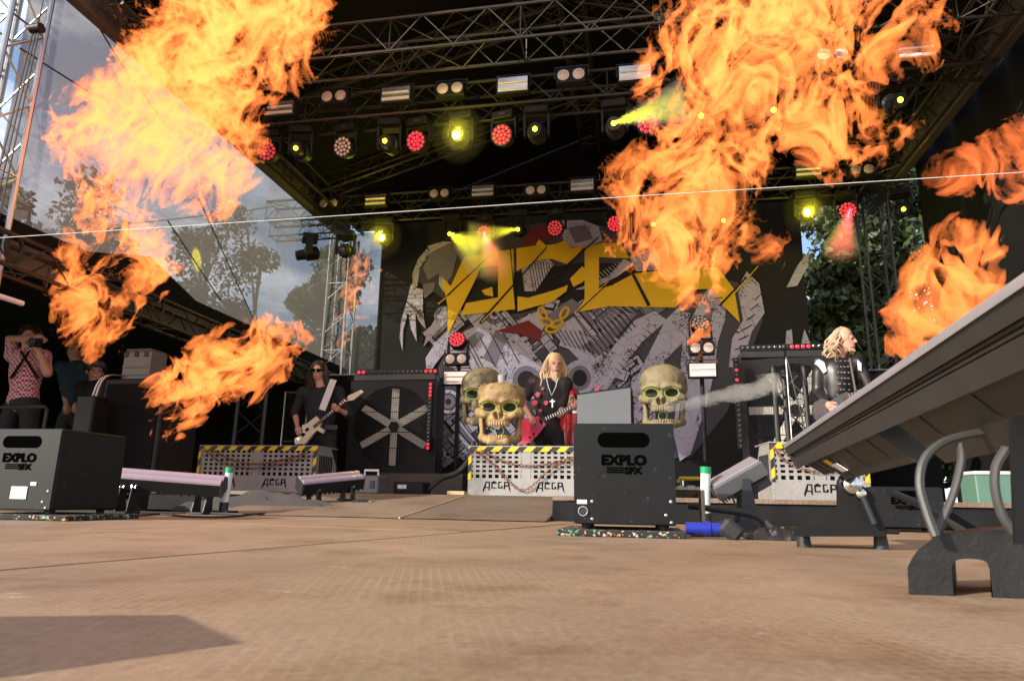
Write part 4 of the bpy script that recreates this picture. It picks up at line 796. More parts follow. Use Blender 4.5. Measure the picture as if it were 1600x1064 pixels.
for pxl,pxr,ptop,Yc,rz,l,cl in ((313,497,695,7.0,0,'perforated cage with hazard tape in front of the bass player','bass player cage'),(733,925,696,6.6,0,'perforated cage under the pale skulls','skull cage'),(1197,1352,690,6.2,radians(4),'perforated cage beside the platform skirt, partly behind the big batten','batten side cage')):
    a,b=atY(pxl,ptop,Yc),atY(pxr,ptop,Yc); h=a.z-PZ; w=b.x-a.x; c=Vector(((a.x+b.x)/2,Yc+.25,PZ)); cage(l,c,rz,w,.5,h-.013); fy=Yc-.028
    chain(f'rusty chain in a shallow swag across the {cl}',[(a.x+w*q,fy,PZ+h*(.88-z_)) for q,z_ in ((.12,0),(.3,.2),(.5,.28),(.72,.2),(.94,.02))]); chain(f'rusty chain sagging deeper across the {cl}',[(a.x+w*q,fy-.012,PZ+h*(.92-z_)) for q,z_ in ((.06,.02),(.2,.28),(.45,.42 if cl!='skull cage' else .8),(.7,.34),(.98,.12))])
# ---------------------------------------------------------------- fan cabinets
def fan(label,loc,rz,w,a0):
    t=thing('fan_cabinet',label,'fan',loc,rz,'fan cabinets'); R_=w*.44; n=48; d=.42
    o=[];i_=[]
    for k in range(n):
        a=2*pi*k/n; c,s=cos(a),sin(a); q=1/max(abs(c),abs(s)); o.append(Vector((w/2*c*q,-d/2,w/2+w/2*s*q))); i_.append(Vector((R_*c,-d/2,w/2+R_*s)))
    m=MB(); bk=[p+Vector((0,.3,0)) for p in i_]; m.add(o+i_+bk,[(k,(k+1)%n,n+(k+1)%n,n+k) for k in range(n)]+[(n+k,n+(k+1)%n,2*n+(k+1)%n,2*n+k) for k in range(n)]); m.build('front_panel',M['black'],t,ang=25)
    m=MB(); [m.box(c,s) for c,s in (((-w/2+.006,.004,w/2),(.012,d-.01,w-.002)),((w/2-.006,.004,w/2),(.012,d-.01,w-.002)),((0,.004,.006),(w-.026,d-.01,.012)),((0,.004,w-.006),(w-.026,d-.01,.012)),((0,d/2-.01,w/2),(w-.026,.012,w-.026)))]; m.build('cabinet_shell',M['black'],t)
    for k in range(6):
        a=radians(a0+60*k); R2=Matrix.Rotation(-a,3,'Y'); MB().box(Vector((0,-d/2+.10,w/2))+R2@Vector((R_*.54,0,0)),(R_*.84,.012,R_*.19),R2@Matrix.Rotation(radians(16),3,'X'),.003).build('blade',M['blade'],t)
    MB().cyl((0,-d/2+.06,w/2),(0,-d/2+.16,w/2),R_*.13,n=6).build('hub',M['black'],t)
    g=MB(); N=40
    for k in range(1,N):
        x=-R_+2*R_*k/N; e=math.sqrt(R_*R_-x*x); g.box((x,-d/2-.004,w/2),(.003,.003,2*e)); g.box((0,-d/2-.001,w/2+x),(2*e,.003,.003))
    g.build('wire_grille',M['dark'],t,'stuff')
    for z in (-.55,-.15,.35,.7): e=math.sqrt(1-z*z)*R_; MB().box((0,-d/2-.010,w/2+z*R_),(2*e,.008,.012)).build('grille_bar',M['black'],t)
    return t
def led_bar(label,A,B,lit,s=.07,group=None):
    A,B=Vector(A),Vector(B); t=thing('led_bar',label,'LED bar',A,0,group); d=B-A; x,y,z=frame_from(d); MB().prism([x*(-s/2)+y*(-s/2),x*(s/2)+y*(-s/2),x*(s/2)+y*(s/2),x*(-s/2)+y*(s/2)],d).build('housing',M['black'],t); n=18; fr=Vector((0,-1,0))
    for i in range(n):
        c=d*((i+.5)/n)+fr*(s/2); MB().lathe(c,fr,[(0,s*.36),(.006,s*.34),(.012,s*.2)],8).build('led_lens',M['red'] if i in lit else M['dlens'],t)
    return t
a,b=atY(549,590,9.0),atY(683,590,9.0); W=b.x-a.x; zb=atY(600,738,9.0).z
m=MB().box(((a.x+b.x)/2,9.22,(zb+PZ)/2),(W-.04,.5,zb-PZ-.004),bev=.01); single('black_plinth',m,M['black'],'black plinth under the fan next to the bass player','plinth')
fan('big fan cabinet with cream blades next to the bass player',((a.x+b.x)/2,9.22,zb),radians(3),W,30)
z_=zb+W; m=MB().box(((a.x+b.x)/2,9.2,z_+.05),(W*.96,.36,.09),bev=.01); single('rack_shelf',m,M['dark'],'dark shelf on top of the fan next to the bass player','shelf')
led_bar('horizontal LED bar with red ends on the fan by the bass player',(a.x+.05,9.1,z_+.14),(b.x-.02,9.1,z_+.14),{0,1,15,16,17}); p=atY(660,590,8.85); led_bar('upright LED bar with red ends at the edge of the bass player fan',(b.x-.06,8.93,zb+.3),(b.x-.06,8.93,zb+W-.05),{0,1,14,15,16,17},.06)
a2=atY(1150,575,8.6); c2=Vector((a2.x+W/2+.06,8.85,0)); zb2=atY(1200,722,8.6).z
m=MB().box((c2.x,8.85,(zb2+PZ)/2),(W-.04,.5,zb2-PZ-.004),bev=.01); single('black_plinth',m,M['black'],'black plinth under the fan next to the microphone podium','plinth'); fan('big fan cabinet with cream blades behind the microphone podium',(c2.x,8.85,zb2),radians(-6),W,0)
m=MB().box((c2.x,8.83,zb2+W+.05),(W*.98,.36,.09),bev=.01); single('rack_shelf',m,M['dark'],'dark shelf on top of the fan behind the microphone podium','shelf'); led_bar('horizontal LED bar with lit red middle on the fan by the podium',(c2.x-W/2+.02,8.72,zb2+W+.14),(c2.x+W/2-.1,8.68,zb2+W+.14),{9,10,11,12})
for px,l in ((1160,'dim upright LED bar with reddish glow beside the podium fan'),): p=atY(px,600,8.5); led_bar(l,(p.x-.06,8.52,zb2+.15),(p.x-.06,8.52,zb2+W-.02),{13,15},.06)
# ---------------------------------------------------------------- podium trusses, microphone, stands
def podium(label,pl,pr_,ptop,Y):
    a,b=atY(pl,ptop,Y),atY(pr_,ptop,Y); w=b.x-a.x; h=a.z-PZ; t=thing('truss_podium',label,'podium',((a.x+b.x)/2,Y,PZ)); c=[(-w/2,0),(w/2,0),(0,w*.8)]
    for x,y in c: MB().cyl((x,y,0),(x,y,h),.027,n=10).build('upright',M['dark'],t); MB().cyl((x,y,h),(x,y,h+.02),.032,n=10).build('collar',M['black'],t)
    br=MB()
    for i in range(3):
        for j in range(4):
            p,q=c[i],c[(i+1)%3]; z0,z1=h*j/4+.02,h*(j+1)/4-.02; br.cyl((*p,z0 if j%2 else z1),(*q,z1 if j%2 else z0),.008,n=6)
        br.cyl((*c[i],h-.06),(*c[(i+1)%3],h-.06),.014,n=6)
    br.build('bracing',M['dark'],t,'stuff'); MB().cyl((0,w*.27,-.0),(0,w*.27,.012),w*.75,n=20).build('base',M['black'],t); return t,h
podium('dark three-legged truss podium behind the low left fire',375,418,598,8.2)
t,h=podium('dark three-legged truss podium carrying a microphone',1208,1256,575,7.6)
p=atY(1222,545,7.5); t=thing('microphone_stand','microphone on a thin stand in front of the truss podium','microphone',(p.x+.02,7.45,PZ)); hz=p.z-PZ
MB().cyl((0,0,0),(0,0,.02),.13,n=18).build('base',M['black'],t); MB().cyl((0,0,.02),(0,0,hz-.12),.009,n=8).build('pole',M['chrome'],t); MB().cyl((0,0,hz-.12),(-.015,-.03,hz-.02),.013,n=8).build('handle',M['black'],t); o=SDF((-.08,-.1,hz-.08),(.08,.06,hz+.06),.006).ell((-.017,-.035,hz),(.028,.028,.033)).build('grille_ball',M['alud'],t)
cable('pale microphone cable hanging from the podium microphone',[Vector((p.x+.02,7.42,p.z-.1)),Vector((p.x+.08,7.4,p.z-.5)),Vector((p.x+.14,7.42,p.z-.9)),Vector((p.x+.1,7.4,PZ+.01))],.007,M['cableg'])
# ---------------------------------------------------------------- lamps
def mk_wash(lit,lens=19):
    t=thing('moving_head','x','stage light'); body=M['black']
    MB().box((0,0,-.05),(.26,.20,.10),bev=.012).build('base',body,t); MB().box((0,-.101,-.05),(.07,.004,.04)).build('display',M['alud'],t)
    for s in (-1,1): MB().prism([(s*.155,-.05,-.09),(s*.155,.05,-.09),(s*.155,.035,-.31),(s*.155,-.035,-.31)],(s*-.022,0,0)).build('yoke_arm',body,t)
    MB().box((0,0,-.105),(.31,.09,.03),bev=.008).build('yoke_bridge',body,t); d=Vector((0,-1,-.28)).normalized(); c=Vector((0,0,-.29)); MB().lathe(c-d*.12,d,[(0,.06),(.03,.10),(.10,.125),(.19,.13),(.21,.125)],22).build('head',body,t); hdo=bpy.data.objects[-1] if False else [o_ for o_ in COL.objects if o_.parent==t and o_.name.startswith('head')][-1]
    x,y,z=frame_from(d); f=c+d*.092; pts=[(0,0)]+[(.048,60*k) for k in range(6)]+[(.094,30*k+15) for k in range(12)]
    for r,a in pts: MB().lathe(f+x*(r*cos(radians(a)))+y*(r*sin(radians(a))),d,[(-.004,.021),(.004,.021),(.009,.012)],8).build('led_lens',lit,hdo)
    return t
def mk_spot(lens):
    t=thing('moving_head','x','stage light'); body=M['black']; MB().box((0,0,-.05),(.28,.24,.10),bev=.012).build('base',body,t)
    for s in (-1,1): MB().prism([(s*.15,-.06,-.09),(s*.15,.06,-.09),(s*.15,.04,-.36),(s*.15,-.04,-.36)],(s*-.025,0,0)).build('yoke_arm',body,t)
    MB().box((0,0,-.105),(.3,.1,.03),bev=.008).build('yoke_bridge',body,t); d=Vector((0,-1,-.3)).normalized(); c=Vector((0,0,-.31)); ho=MB().lathe(c-d*.16,d,[(0,.07),(.03,.11),(.2,.11),(.22,.085),(.36,.075)],20).build('head',body,t); r_=.05 if lens is not M['yels'] else .03; MB().lathe(c+d*.195,d,[(0,r_),(.012,r_*.9),(.02,r_*.4)],16).build('lens',lens,ho); return t
def mk_blinder():
    t=thing('blinder_lamp','x','stage light'); MB().box((0,0,0),(.34,.12,.18),bev=.01).build('housing',M['black'],t)
    for s in (-1,1): MB().lathe((s*.085,-.058,0),(0,-1,0),[(0,.066),(.012,.066),(.012,.052),(.016,.05),(.022,.03)],18).build('lamp',M['lamp'],t)
    MB().tube([(-.19,0,0),(-.19,0,.14),(.19,0,.14),(.19,0,0)],.009,6).build('bracket',M['dark'],t); return t
def mk_strobe():
    t=thing('strobe_panel','x','stage light'); MB().box((0,0.012,0),(.38,.10,.21),bev=.01).build('housing',M['black'],t); MB().box((0,-.042,0),(.34,.008,.175)).build('reflector',M['refl'],t); MB().cyl((-.16,-.055,.015),(.16,-.055,.015),.010,n=8).build('flash_tube',M['white'],t); MB().box((0,-.05,-.06),(.33,.006,.03)).build('lower_window',M['white'],t); MB().tube([(-.2,.02,0),(-.2,.02,.15),(.2,.02,.15),(.2,.02,0)],.009,6).build('bracket',M['dark'],t); return t
protos={'red':lambda:mk_wash(M['red']),'dim':lambda:mk_wash(M['reddim']),'off':lambda:mk_wash(M['lamp']),'yel':lambda:mk_spot(M['yel']),'yels':lambda:mk_spot(M['yels']),'dark':lambda:mk_spot(M['dlens']),'bl':mk_blinder,'st':mk_strobe}; used={}
def put(kind,loc,rz,label,group):
    if kind not in used: o=protos[kind](); used[kind]=o
    else: o=copy_tree(used[kind])
    o.location=loc; o.rotation_euler=(0,0,rz); o['label']=label; o['group']=group; return o
TR={'m':(7.05,'middle truss',4.54),'r':(9.75,'rear truss',4.52)}
GL={'red':'red-lit round wash lamp','dim':'faintly glowing red wash lamp','off':'unlit round wash lamp','yel':'blazing yellow spot lamp','yels':'spot lamp with small yellow gleam','dark':'unlit black spot lamp'}
lamps=[('m','red',647,213),('m','red',783,203),('m','red',1013,184),('m','dim',408,228),('m','off',531,222),('m','yel',716,210),('m','yels',600,219),('m','yels',458,230),('m','yels',835,200),('m','yels',960,192),('m','yels',1090,180),('m','yels',1214,170),('m','yels',1402,155),
 ('r','red',755,360),('r','dim',867,352),('r','red',962,345),('r','red',1329,324),('r','yel',594,371),('r','yel',1264,331),('r','yels',702,365),('r','yels',808,358),('r','yels',1022,350),('r','yels',1130,344),('r','yels',1416,326)]
def near(tr,px):
    r=sorted((l[2],l[1]) for l in lamps if l[0]==tr); i=[q[0] for q in r].index(px); n_=lambda j:{'red':'red','dim':'faint red','off':'unlit','yel':'bright yellow','yels':'small yellow','dark':'dark'}[r[j][1]]
    return f' between {n_(i-1)} and {n_(i+1)} ones' if 0<i<len(r)-1 else f' outermost beyond a {n_(1 if i==0 else i-1)} one'
def above(tr,px):
    l=min((q for q in lamps if q[0]==tr),key=lambda q:abs(q[2]-px)); return f' above the lamp{near(tr,l[2])}'
for tr,k,px,py in lamps:
    Y,nm,zt=TR[tr]; Yl=Y-.19; p=atY(px,py,Yl); zo=.31 if k in('red','dim','off') else .36; o=put(k,(p.x,Y,min(zt,p.z+zo)),random.uniform(-.2,.2),f'{GL[k]} under {nm}{near(tr,px)}',f'{GL[k]}s on the {nm}')
    if p.z+zo<zt-.03: hb=MB().box((0,0,(zt-p.z-zo)/2),(.06,.06,zt-p.z-zo)); hb.build('hanging_bracket',M['black'],o)
put('dark',(atY(487,372,9.55).x,9.5,4.16),radians(-60),'unlit black spot lamp turned sideways under the outrigger truss','spot lamps on the outrigger')
put('dark',(atY(545,372,9.55).x,9.45,4.16),.2,'unlit black spot lamp in front of the bright tower','spot lamps on the outrigger')
for tr,L_ in (('m',((525,155),(705,143),(893,122),(1298,90))),('r',((516,320),(688,305),(838,300),(1345,268)))):
    Y,nm,_=TR[tr]
    for px,py in L_: p=atY(px,py,Y-.25); put('bl',(p.x,Y-.25,p.z),0,f'twin-lamp blinder on {nm}{above(tr,px)}',f'blinders on the {nm}')
for tr,L_ in (('m',((440,172),(620,150),(802,135),(992,117),(1430,82))),('r',((588,314),(755,300),(910,291),(1262,268)))):
    Y,nm,_=TR[tr]
    for px,py in L_: p=atY(px,py,Y-.25); put('st',(p.x,Y-.25,p.z),0,f'white strobe panel on {nm}{above(tr,px)}',f'strobes on the {nm}')
# floor light trees either side of the singer
def light_tree(label,px,Y,ph,pb,ps,lit):
    p=atY(px,600,Y); t=thing('lamp_stand',label,'lamp stand',(p.x,Y,PZ)); hz=atY(px,ph,Y).z-PZ; zb_,zs_=atY(px,pb,Y).z-PZ,atY(px,ps,Y).z-PZ
    MB().cyl((0,.08,0),(0,.08,hz-.3),.03,n=10).build('pole',M['black'],t); MB().box((0,.08,.015),(.5,.5,.03),bev=.005).build('base',M['black'],t)
    put('bl',(p.x,Y-.05,PZ+zb_),0,f'twin-lamp blinder on the {label}','blinders on lamp stands'); put('st',(p.x,Y-.05,PZ+zs_),0,f'white strobe panel on the {label}','strobes on lamp stands')
    o=put(lit,(p.x,Y,PZ+hz-.31),0,f'moving head standing on the {label}','moving heads on lamp stands'); o.rotation_euler=(pi,0,pi)
light_tree('lamp stand beside the grey-green skull behind',714,9.4,533,563,592,'red'); light_tree('lamp stand behind the smoking skull',1098,9.4,508,546,580,'off')
# smoke shapes added to give yellow lamps halos and show the beams
SMS=[vol_mat('stage_smoke',q) for q in (.30,.08,.02)]
def glow(px,py,Y,r,col,pw):
    p=atY(px,py,Y)
    for rr,sm in zip((.12,.26,.46),SMS):
        q=r*rr; m=SDF((p.x-q-.05,p.y-q-.05,p.z-q-.05),(p.x+q+.05,p.y+q+.05,p.z+q+.05),q/9).ell(p,(q,q,q)); o=bpy.data.objects.new('stage_smoke',m.mesh('stage_smoke',sm)); COL.objects.link(o); tag(o,None,None,None,'stuff')
    l=bpy.data.lights.new('lamp_light','POINT'); l.energy=pw; l.color=col; l.shadow_soft_size=.03; lo=bpy.data.objects.new('lamp_light',l); lo.location=(p.x,p.y-.06,p.z); COL.objects.link(lo)
for px,py,Y,r,pw in ((716,210,6.62,.7,14),(594,371,9.32,.75,16),(1264,331,9.32,.75,16)): glow(px,py,Y,r,(1,.88,.03),pw)
def beam(px,py,qx,qy,Y,col,pw,ang_):
    a,b=atY(px,py,Y),atY(qx,qy,Y-.25); d=b-a; L_=d.length; m=MB().lathe(a,d,[(0,.03),(L_,L_*math.tan(ang_/2)*1.25)],16); o=m.build('stage_smoke',vol_mat('beam_smoke',.85),None,'stuff'); l=bpy.data.lights.new('lamp_light','SPOT'); l.energy=pw; l.color=col; l.spot_size=ang_; l.spot_blend=.5; l.shadow_soft_size=.02; lo=bpy.data.objects.new('lamp_light',l); COL.objects.link(lo); lo.location=a-d.normalized()*.02; lo.rotation_euler=(-d).to_track_quat('Z','Y').to_euler()
YL=(1,.9,.03)
def net_spot(px,py,qx,qy,pw):
    a,b=atY(px,py,6.8),atX(qx,qy,XL-.1); d=b-a; l=bpy.data.lights.new('lamp_light','SPOT'); l.energy=pw; l.color=YL; l.spot_size=radians(9); l.spot_blend=.4; l.shadow_soft_size=.02; lo=bpy.data.objects.new('lamp_light',l); COL.objects.link(lo); lo.location=a+d.normalized()*.25; lo.rotation_euler=(-d).to_track_quat('Z','Y').to_euler()
net_spot(458,245,305,408,400)
beam(702,365,760,400,9.45,YL,55,radians(42)); beam(808,358,735,370,9.45,YL,60,radians(30)); beam(960,192,1070,160,6.75,YL,130,radians(30)); beam(755,362,778,425,9.45,(1,.06,.06),130,radians(30)); beam(1329,326,1312,395,9.45,(1,.05,.08),150,radians(28))
# ---------------------------------------------------------------- wires
def wire(label,pts,r,mt): m=MB().tube(pts,r,5); return single('wire',m,mt,label,'wire')
wire('thin white safety wire stretched across the stage front',[atY(x,y+3.5*math.sin(pi*x/1600),3.6) for x,y in ((-60,376),(250,354),(620,328),(1000,303),(1300,286),(1660,266))],.002,M['label'])
wire('sagging black cable from netting to the rear truss end',[atY(x,y,9.5) for x,y in ((0,371),(120,357),(250,345),(382,330),(430,322))],.012,M['rubber'])
p=atY(57,45,4.2); t=thing('chain_hoist','black chain hoist hanging next to the front tower','hoist',(p.x,4.2,p.z-.1)); MB().cyl((-.05,0,.1),(.05,0,.1),.042,n=14).build('motor',M['black'],t); MB().tube([(0,0,.14),(.012,0,.18),(0,0,.21),(-.012,0,.19)],.006,6).build('hook',M['dark'],t); MB().cyl((.01,0,.2),(.02,0,2.2),.004,n=5).build('lift_chain',M['rubber'],t)
for i,x in enumerate((-.03,0,.03)): MB().cyl((x,0,.06),(x*2.5-.10,0,-3.1),.006,n=5).build('hand_chain',M['rubber'],t)
p=atX(23,385,XL+.1); m=MB(); [m.ring((p.x,p.y,p.z-.02*i*.3),(1,.3,0),.10+.006*i,.013,16) for i in range(4)]; single('cable_coil',m,M['rubber'],'coil of black cable hung on the wing tent edge','cable')
p=atX(15,468,XL+.15); m=MB().cyl((p.x,p.y-1.2,p.z),(p.x,p.y+.12,p.z),.022,n=10); single('white_pipe',m,M['white'],'short white pipe sticking out beside the wing tent','pipe')
# ---------------------------------------------------------------- backline boxes
def pbox(name,label,cat,x0,y0,x1,y1,Y,d,mt,zb=None,bev=.012,extra=None):
    a,b=atY(x0,y0,Y),atY(x1,y1,Y); z0=b.z if zb is None else zb; t=thing(name,label,cat,((a.x+b.x)/2,Y+d/2,z0)); w,h=b.x-a.x,a.z-z0; MB().box((0,0,h/2),(w,d,h),bev=bev).build('body',mt,t); return t,w,h
t,w,h=pbox('speaker_cabinet','tall black speaker cabinet carrying a grey stage box','speaker',165,592,240,735,5.6,.55,M['black'],PZ); MB().box((0,-.28,h*.5),(w*.88,.01,h*.9)).build('grille',M['flat'],t)
zt=PZ+h; p=atY(212,590,5.75); t=thing('stage_box','grey plastic stage box with clips on the tall speaker','case',(p.x,5.85,zt)); hh=atY(212,548,5.75).z-zt; MB().box((0,0,hh/2),(.30,.26,hh),bev=.02).build('body',M['grey'],t); MB().box((0,0,hh+.008),(.27,.23,.016),bev=.006).build('lid',M['grey'],t)
for x in (-.11,0,.11): MB().box((x,-.135,hh*.86),(.045,.02,.05),bev=.006).build('latch',M['alud'],t)
for z in (.2,.45): MB().box((0,-.132,hh*z),(.27,.012,.02),bev=.004).build('moulded_rib',M['grey'],t)
for i in range(4): cable(['grey','white','pale','thin grey'][i]+' cable dropping down beside the tall speaker cabinet',[Vector((p.x-.1,5.7,zt+.05)),Vector((p.x-.22-.015*i,5.6,zt-.02)),Vector((p.x-.27-.02*i,5.58,zt-.5)),Vector((p.x-.30-.025*i,5.56,PZ+.01))],.008,M['cableg'] if i%2==0 else M['white'])
t,w,h=pbox('small_speaker','small slim black speaker beside the tall cabinet','speaker',120,618,140,670,5.3,.2,M['case'],PZ)
t,w,h=pbox('rack_case','black rack case with silver edges behind the bass player','case',447,612,476,690,8.9,.45,M['flat'],PZ)
ed=MB()
for x in (-w/2,w/2):
    ed.cyl((x,-.232,0),(x,-.232,h),.012,n=6)
for z in (.012,h*.5,h-.012): ed.cyl((-w/2,-.232,z),(w/2,-.232,z),.012,n=6)
ed.build('edge_trim',M['alu'],t,'stuff')
t,w,h=pbox('power_box','grey power distribution box behind the short batten','box',556,742,590,769,6.4,.22,M['grey'],PZ); [MB().box((x*w*.25,-.115,h*.5),(w*.2,.01,h*.4),bev=.003).build('socket_lid',M['dark'],t) for x in (-1,1)]; MB().tube([(-w*.3,0,h),(-w*.3,0,h+.05),(w*.3,0,h+.05),(w*.3,0,h)],.012,6).build('carry_handle',M['white'],t)
t,w,h=pbox('amplifier_box','low black amplifier under the bass player fan','box',615,752,660,770,6.9,.3,M['black'],PZ); MB().box((-w*.2,-.153,h*.6),(w*.3,.004,h*.3)).build('front_label',M['label'],t)
t,w,h=pbox('steel_beam','long grey steel beam lying below the fan','beam',592,738,724,750,8.0,.2,M['alud'],PZ)
cable('fat black hose coming down behind the skull cage',[atY(x,y,Y) for x,y,Y in ((740,690,7.4),(735,715,7.35),(715,738,7.3),(690,748,7.2))]+[Vector((atY(665,768,7.1).x,7.1,PZ+.03))],.03)
p=atY(712,766,6.4); m=MB().box((p.x,6.45,PZ+.02),(.17,.1,.035),bev=.004); single('wooden_block',m,M['wood'],'pale wooden block on the platform by the skull cage','block')
for pl,l in ((1410,'teal plastic crate at the back of the right platform'),): 
    p=atY(1565,765,6.5); t=thing('plastic_crate',l,'crate',(p.x,6.6,PZ)); MB().box((0,0,.12),(.42,.3,.24),bev=.01).build('body',M['teal'],t); MB().box((0,0,.255),(.44,.32,.03),bev=.008).build('lid',M['white'],t)
# handrail at far left
t=thing('hand_rail','grey handrail before the checked-shirt photographer','railing',(atY(0,650,5.4).x,5.4,.0)); a,b=atY(-60,637,5.4)-t.location,atY(70,635,5.4)-t.location; MB().tube([a,b,b+Vector((.03,0,-.03)),Vector((b.x+.03,0,0))],.017,8).build('rail',M['alud'],t); MB().cyl(Vector((a.x+.15,0,0)),Vector((a.x+.15,0,a.z)),.017,n=8).build('post',M['alud'],t)
# drum kit behind the singer
p=atY(893,668,8.9); t=thing('drum','glossy red drum half hidden behind the hood','drum',(p.x+.02,8.9,PZ)); zc=p.z-PZ; MB().cyl((0,0,zc-.24),(0,0,zc+.16),.24,n=28).build('shell',M['drum'],t); MB().cyl((0,0,zc+.16),(0,0,zc+.185),.248,n=28).build('hoop',M['chrome'],t)
for k in range(3): a=radians(120*k+20); MB().cyl((.22*cos(a),.22*sin(a),zc),(.34*cos(a),.34*sin(a),0),.012,n=6).build('leg',M['chrome'],t)
# ================================================================ skulls
def skull(label,loc,H,rz,mt,broken=False,open_=.0,jawopen=.05):
    t=thing('skull_prop',label,'skull',loc,rz,'giant skulls'); h=.0135; s=SDF((-.5,-.62,-.12),(.5,.6,1.12),h); jo=jawopen
    s.ell((0,.06,.66),(.35,.42,.33)); s.ell((0,-.08,.72),(.31,.30,.26),k=.08); s.ell((0,-.16,.42),(.24,.2,.22),k=.07)
    for x in (-1,1):
        s.cap((x*.06,-.36,.565),(x*.25,-.28,.56),.055,.05,k=.05); s.cap((x*.27,-.22,.40),(x*.2,-.33,.36),.075,.06,k=.05); s.cap((x*.30,.05,.42),(x*.27,-.22,.40),.045,.06,k=.04)
        s.cap((x*.275,.02,.40-jo*.3),(x*.25,-.03,.14-jo),.06,.065,k=.03,sq=(.7,1.2,1)); s.cap((x*.25,-.03,.13-jo),(x*.10,-.32,.05-jo),.065,.06,k=.04)
    s.cap((-.1,-.32,.05-jo),(.1,-.32,.05-jo),.065,k=.04); s.ell((0,-.27,.29),(.17,.14,.11),k=.05)
    for x in (-1,1): s.ell((x*.145,-.40,.475),(.120,.24,.092),Matrix.Rotation(radians(x*-12),3,'Y'),k=.02,sub=True); s.ell((x*.035,-.40,.335),(.036,.13,.075),Matrix.Rotation(radians(x*14),3,'Y'),k=.01,sub=True); s.ell((x*.37,-.1,.62),(.07,.16,.10),k=.04,sub=True)
    s.ell((0,-.2,.165-jo*.5),(.15,.3,.035+jo*.5),k=.02,sub=True)
    X,Y,Z=np.meshgrid(*s.ax,indexing='ij'); n1=vnoise(X*9,Y*9,Z*9,int(H*100)); n2=vnoise(X*24,Y*24,Z*24,4); s.d=s.d+.010*n1+.005*n2
    if broken: s.d=np.maximum(s.d,np.minimum(.25-np.sqrt((X/1.25)**2+((Y-.02)/1.45)**2),Z-(.79+.07*np.abs(vnoise(X*13,Y*13,Z*0,3))*2)))
    else: s.d=np.maximum(s.d,.018-np.abs(X+.07*vnoise(X*0,Y*3,Z*7,9)+.02)*1.6-np.maximum(0,.72-Z)*.5) if False else s.d
    m=s.mesh('bone',mt); 
    for v in m.vertices: v.co=Vector((v.co.x*1.12,v.co.y,v.co.z))*H
    o=bpy.data.objects.new('bone',m); COL.objects.link(o); o.parent=t
    for up in (1,0):
        for i in range(10):
            a=radians(-62+124*(i+.5)/10); R_=.165; x,y=R_*sin(a),-.235-R_*.98*cos(a)+(.03 if not up else 0); z=(.21 if up else .105-jo); q=SDF((x-.05,y-.06,z-.09),(x+.05,y+.06,z+.09),.012).ell((x,y,z),(.021,.026,.052),k=0)
            mm=q.mesh('tooth',mt); [setattr(v,'co',Vector((v.co.x*1.12,v.co.y,v.co.z))*H) for v in mm.vertices]; oo=bpy.data.objects.new('tooth',mm); COL.objects.link(oo); oo.parent=o
    LM=M.setdefault('ledg',mat('green_led_rope',(.3,.5,.1),.5,emit=(.55,.95,.12),es=.16))
    for x in (-1,1): MB().tube([Vector((x*.163+.118*cos(a),-.345+.02*abs(cos(a)),.475+.082*sin(a)))*H for a in [2*pi*k/18 for k in range(18)]],.0045*H,5,True).build('led_outline',LM,t); 
    for x in (-1,1): MB().lathe(Vector((x*.163,-.215,.47))*H,(0,-1,0),[(0,.098*H),(.012*H,.09*H),(.02*H,.05*H)],16).build('socket_shade',M.setdefault('sock',mat('socket_shade_black',(.018,.013,.008),.7)),t)  # dark discs put the shade of the eye sockets into colour
    MB().ring(Vector((0,-.22,.165-jo*.5))*H,(0,-1,0),.07*H,.005*H,16,5).build('led_outline',LM,t)
    return t
def sk(label,px0,px1,ptop,pbot,Y,rz,mt,**k):
    a,b=atY((px0+px1)/2,pbot,Y),atY((px0+px1)/2,ptop,Y); H=(b.z-a.z)/1.06; return skull(label,(a.x,Y+.1,a.z+.07*H),H,rz,mt,**k),a,H
zt=atY(785,692,6.75).z
sk('pale broken-topped skull with open jaw on the middle cage',735,822,588,692,6.78,radians(6),M['bone'],broken=True,jawopen=.11)
t,a,H=sk('grey-green cracked skull behind the pale broken one',718,782,573,668,7.55,radians(10),M['boneg'],jawopen=.05); m=MB().cyl((a.x,a.y+.1,PZ),(a.x,a.y+.1,a.z+.03),.05,n=12); single('skull_pole',m,M['black'],'black pole under the grey-green cracked skull','pole')
t,a,H=sk('brownish skull blowing white smoke, beside the grey hood',1008,1070,568,668,6.9,radians(-8),M['boneg'],jawopen=.10); m=MB().cyl((a.x,a.y+.1,PZ),(a.x,a.y+.1,a.z+.03),.05,n=12); single('skull_pole',m,M['black'],'black pole under the smoking skull','pole')
p=atY(784,588,6.9); t=thing('plastic_cup','clear plastic cup standing on the pale broken skull','cup',(p.x,6.88,p.z-.09)); MB().lathe((0,0,0),(0,0,1),[(0,.032),(.1,.042),(.1,.039),(.006,.029)],16).build('wall',mat('clear_plastic',(.6,.6,.6),.15,coat=.5),t)
d,lo,h=flame_field([(1045+i*9,638-i*2.0,7+i*.55,1-.02*i) for i in range(19)],6.6,.012,(1,0,-.2),31,freq=13.0,amp=.95,warp=.035,thick=1.0,sheetw=3.0)
V,Fc=surface_nets(d,lo,h); o=bpy.data.objects.new('smoke_jet',mesh_np('smoke_jet',V,Fc,vol_mat('white_smoke',4.0,(.97,.985,1)))); COL.objects.link(o); tag(o,'white smoke jet blown from the brownish skull mouth','smoke')
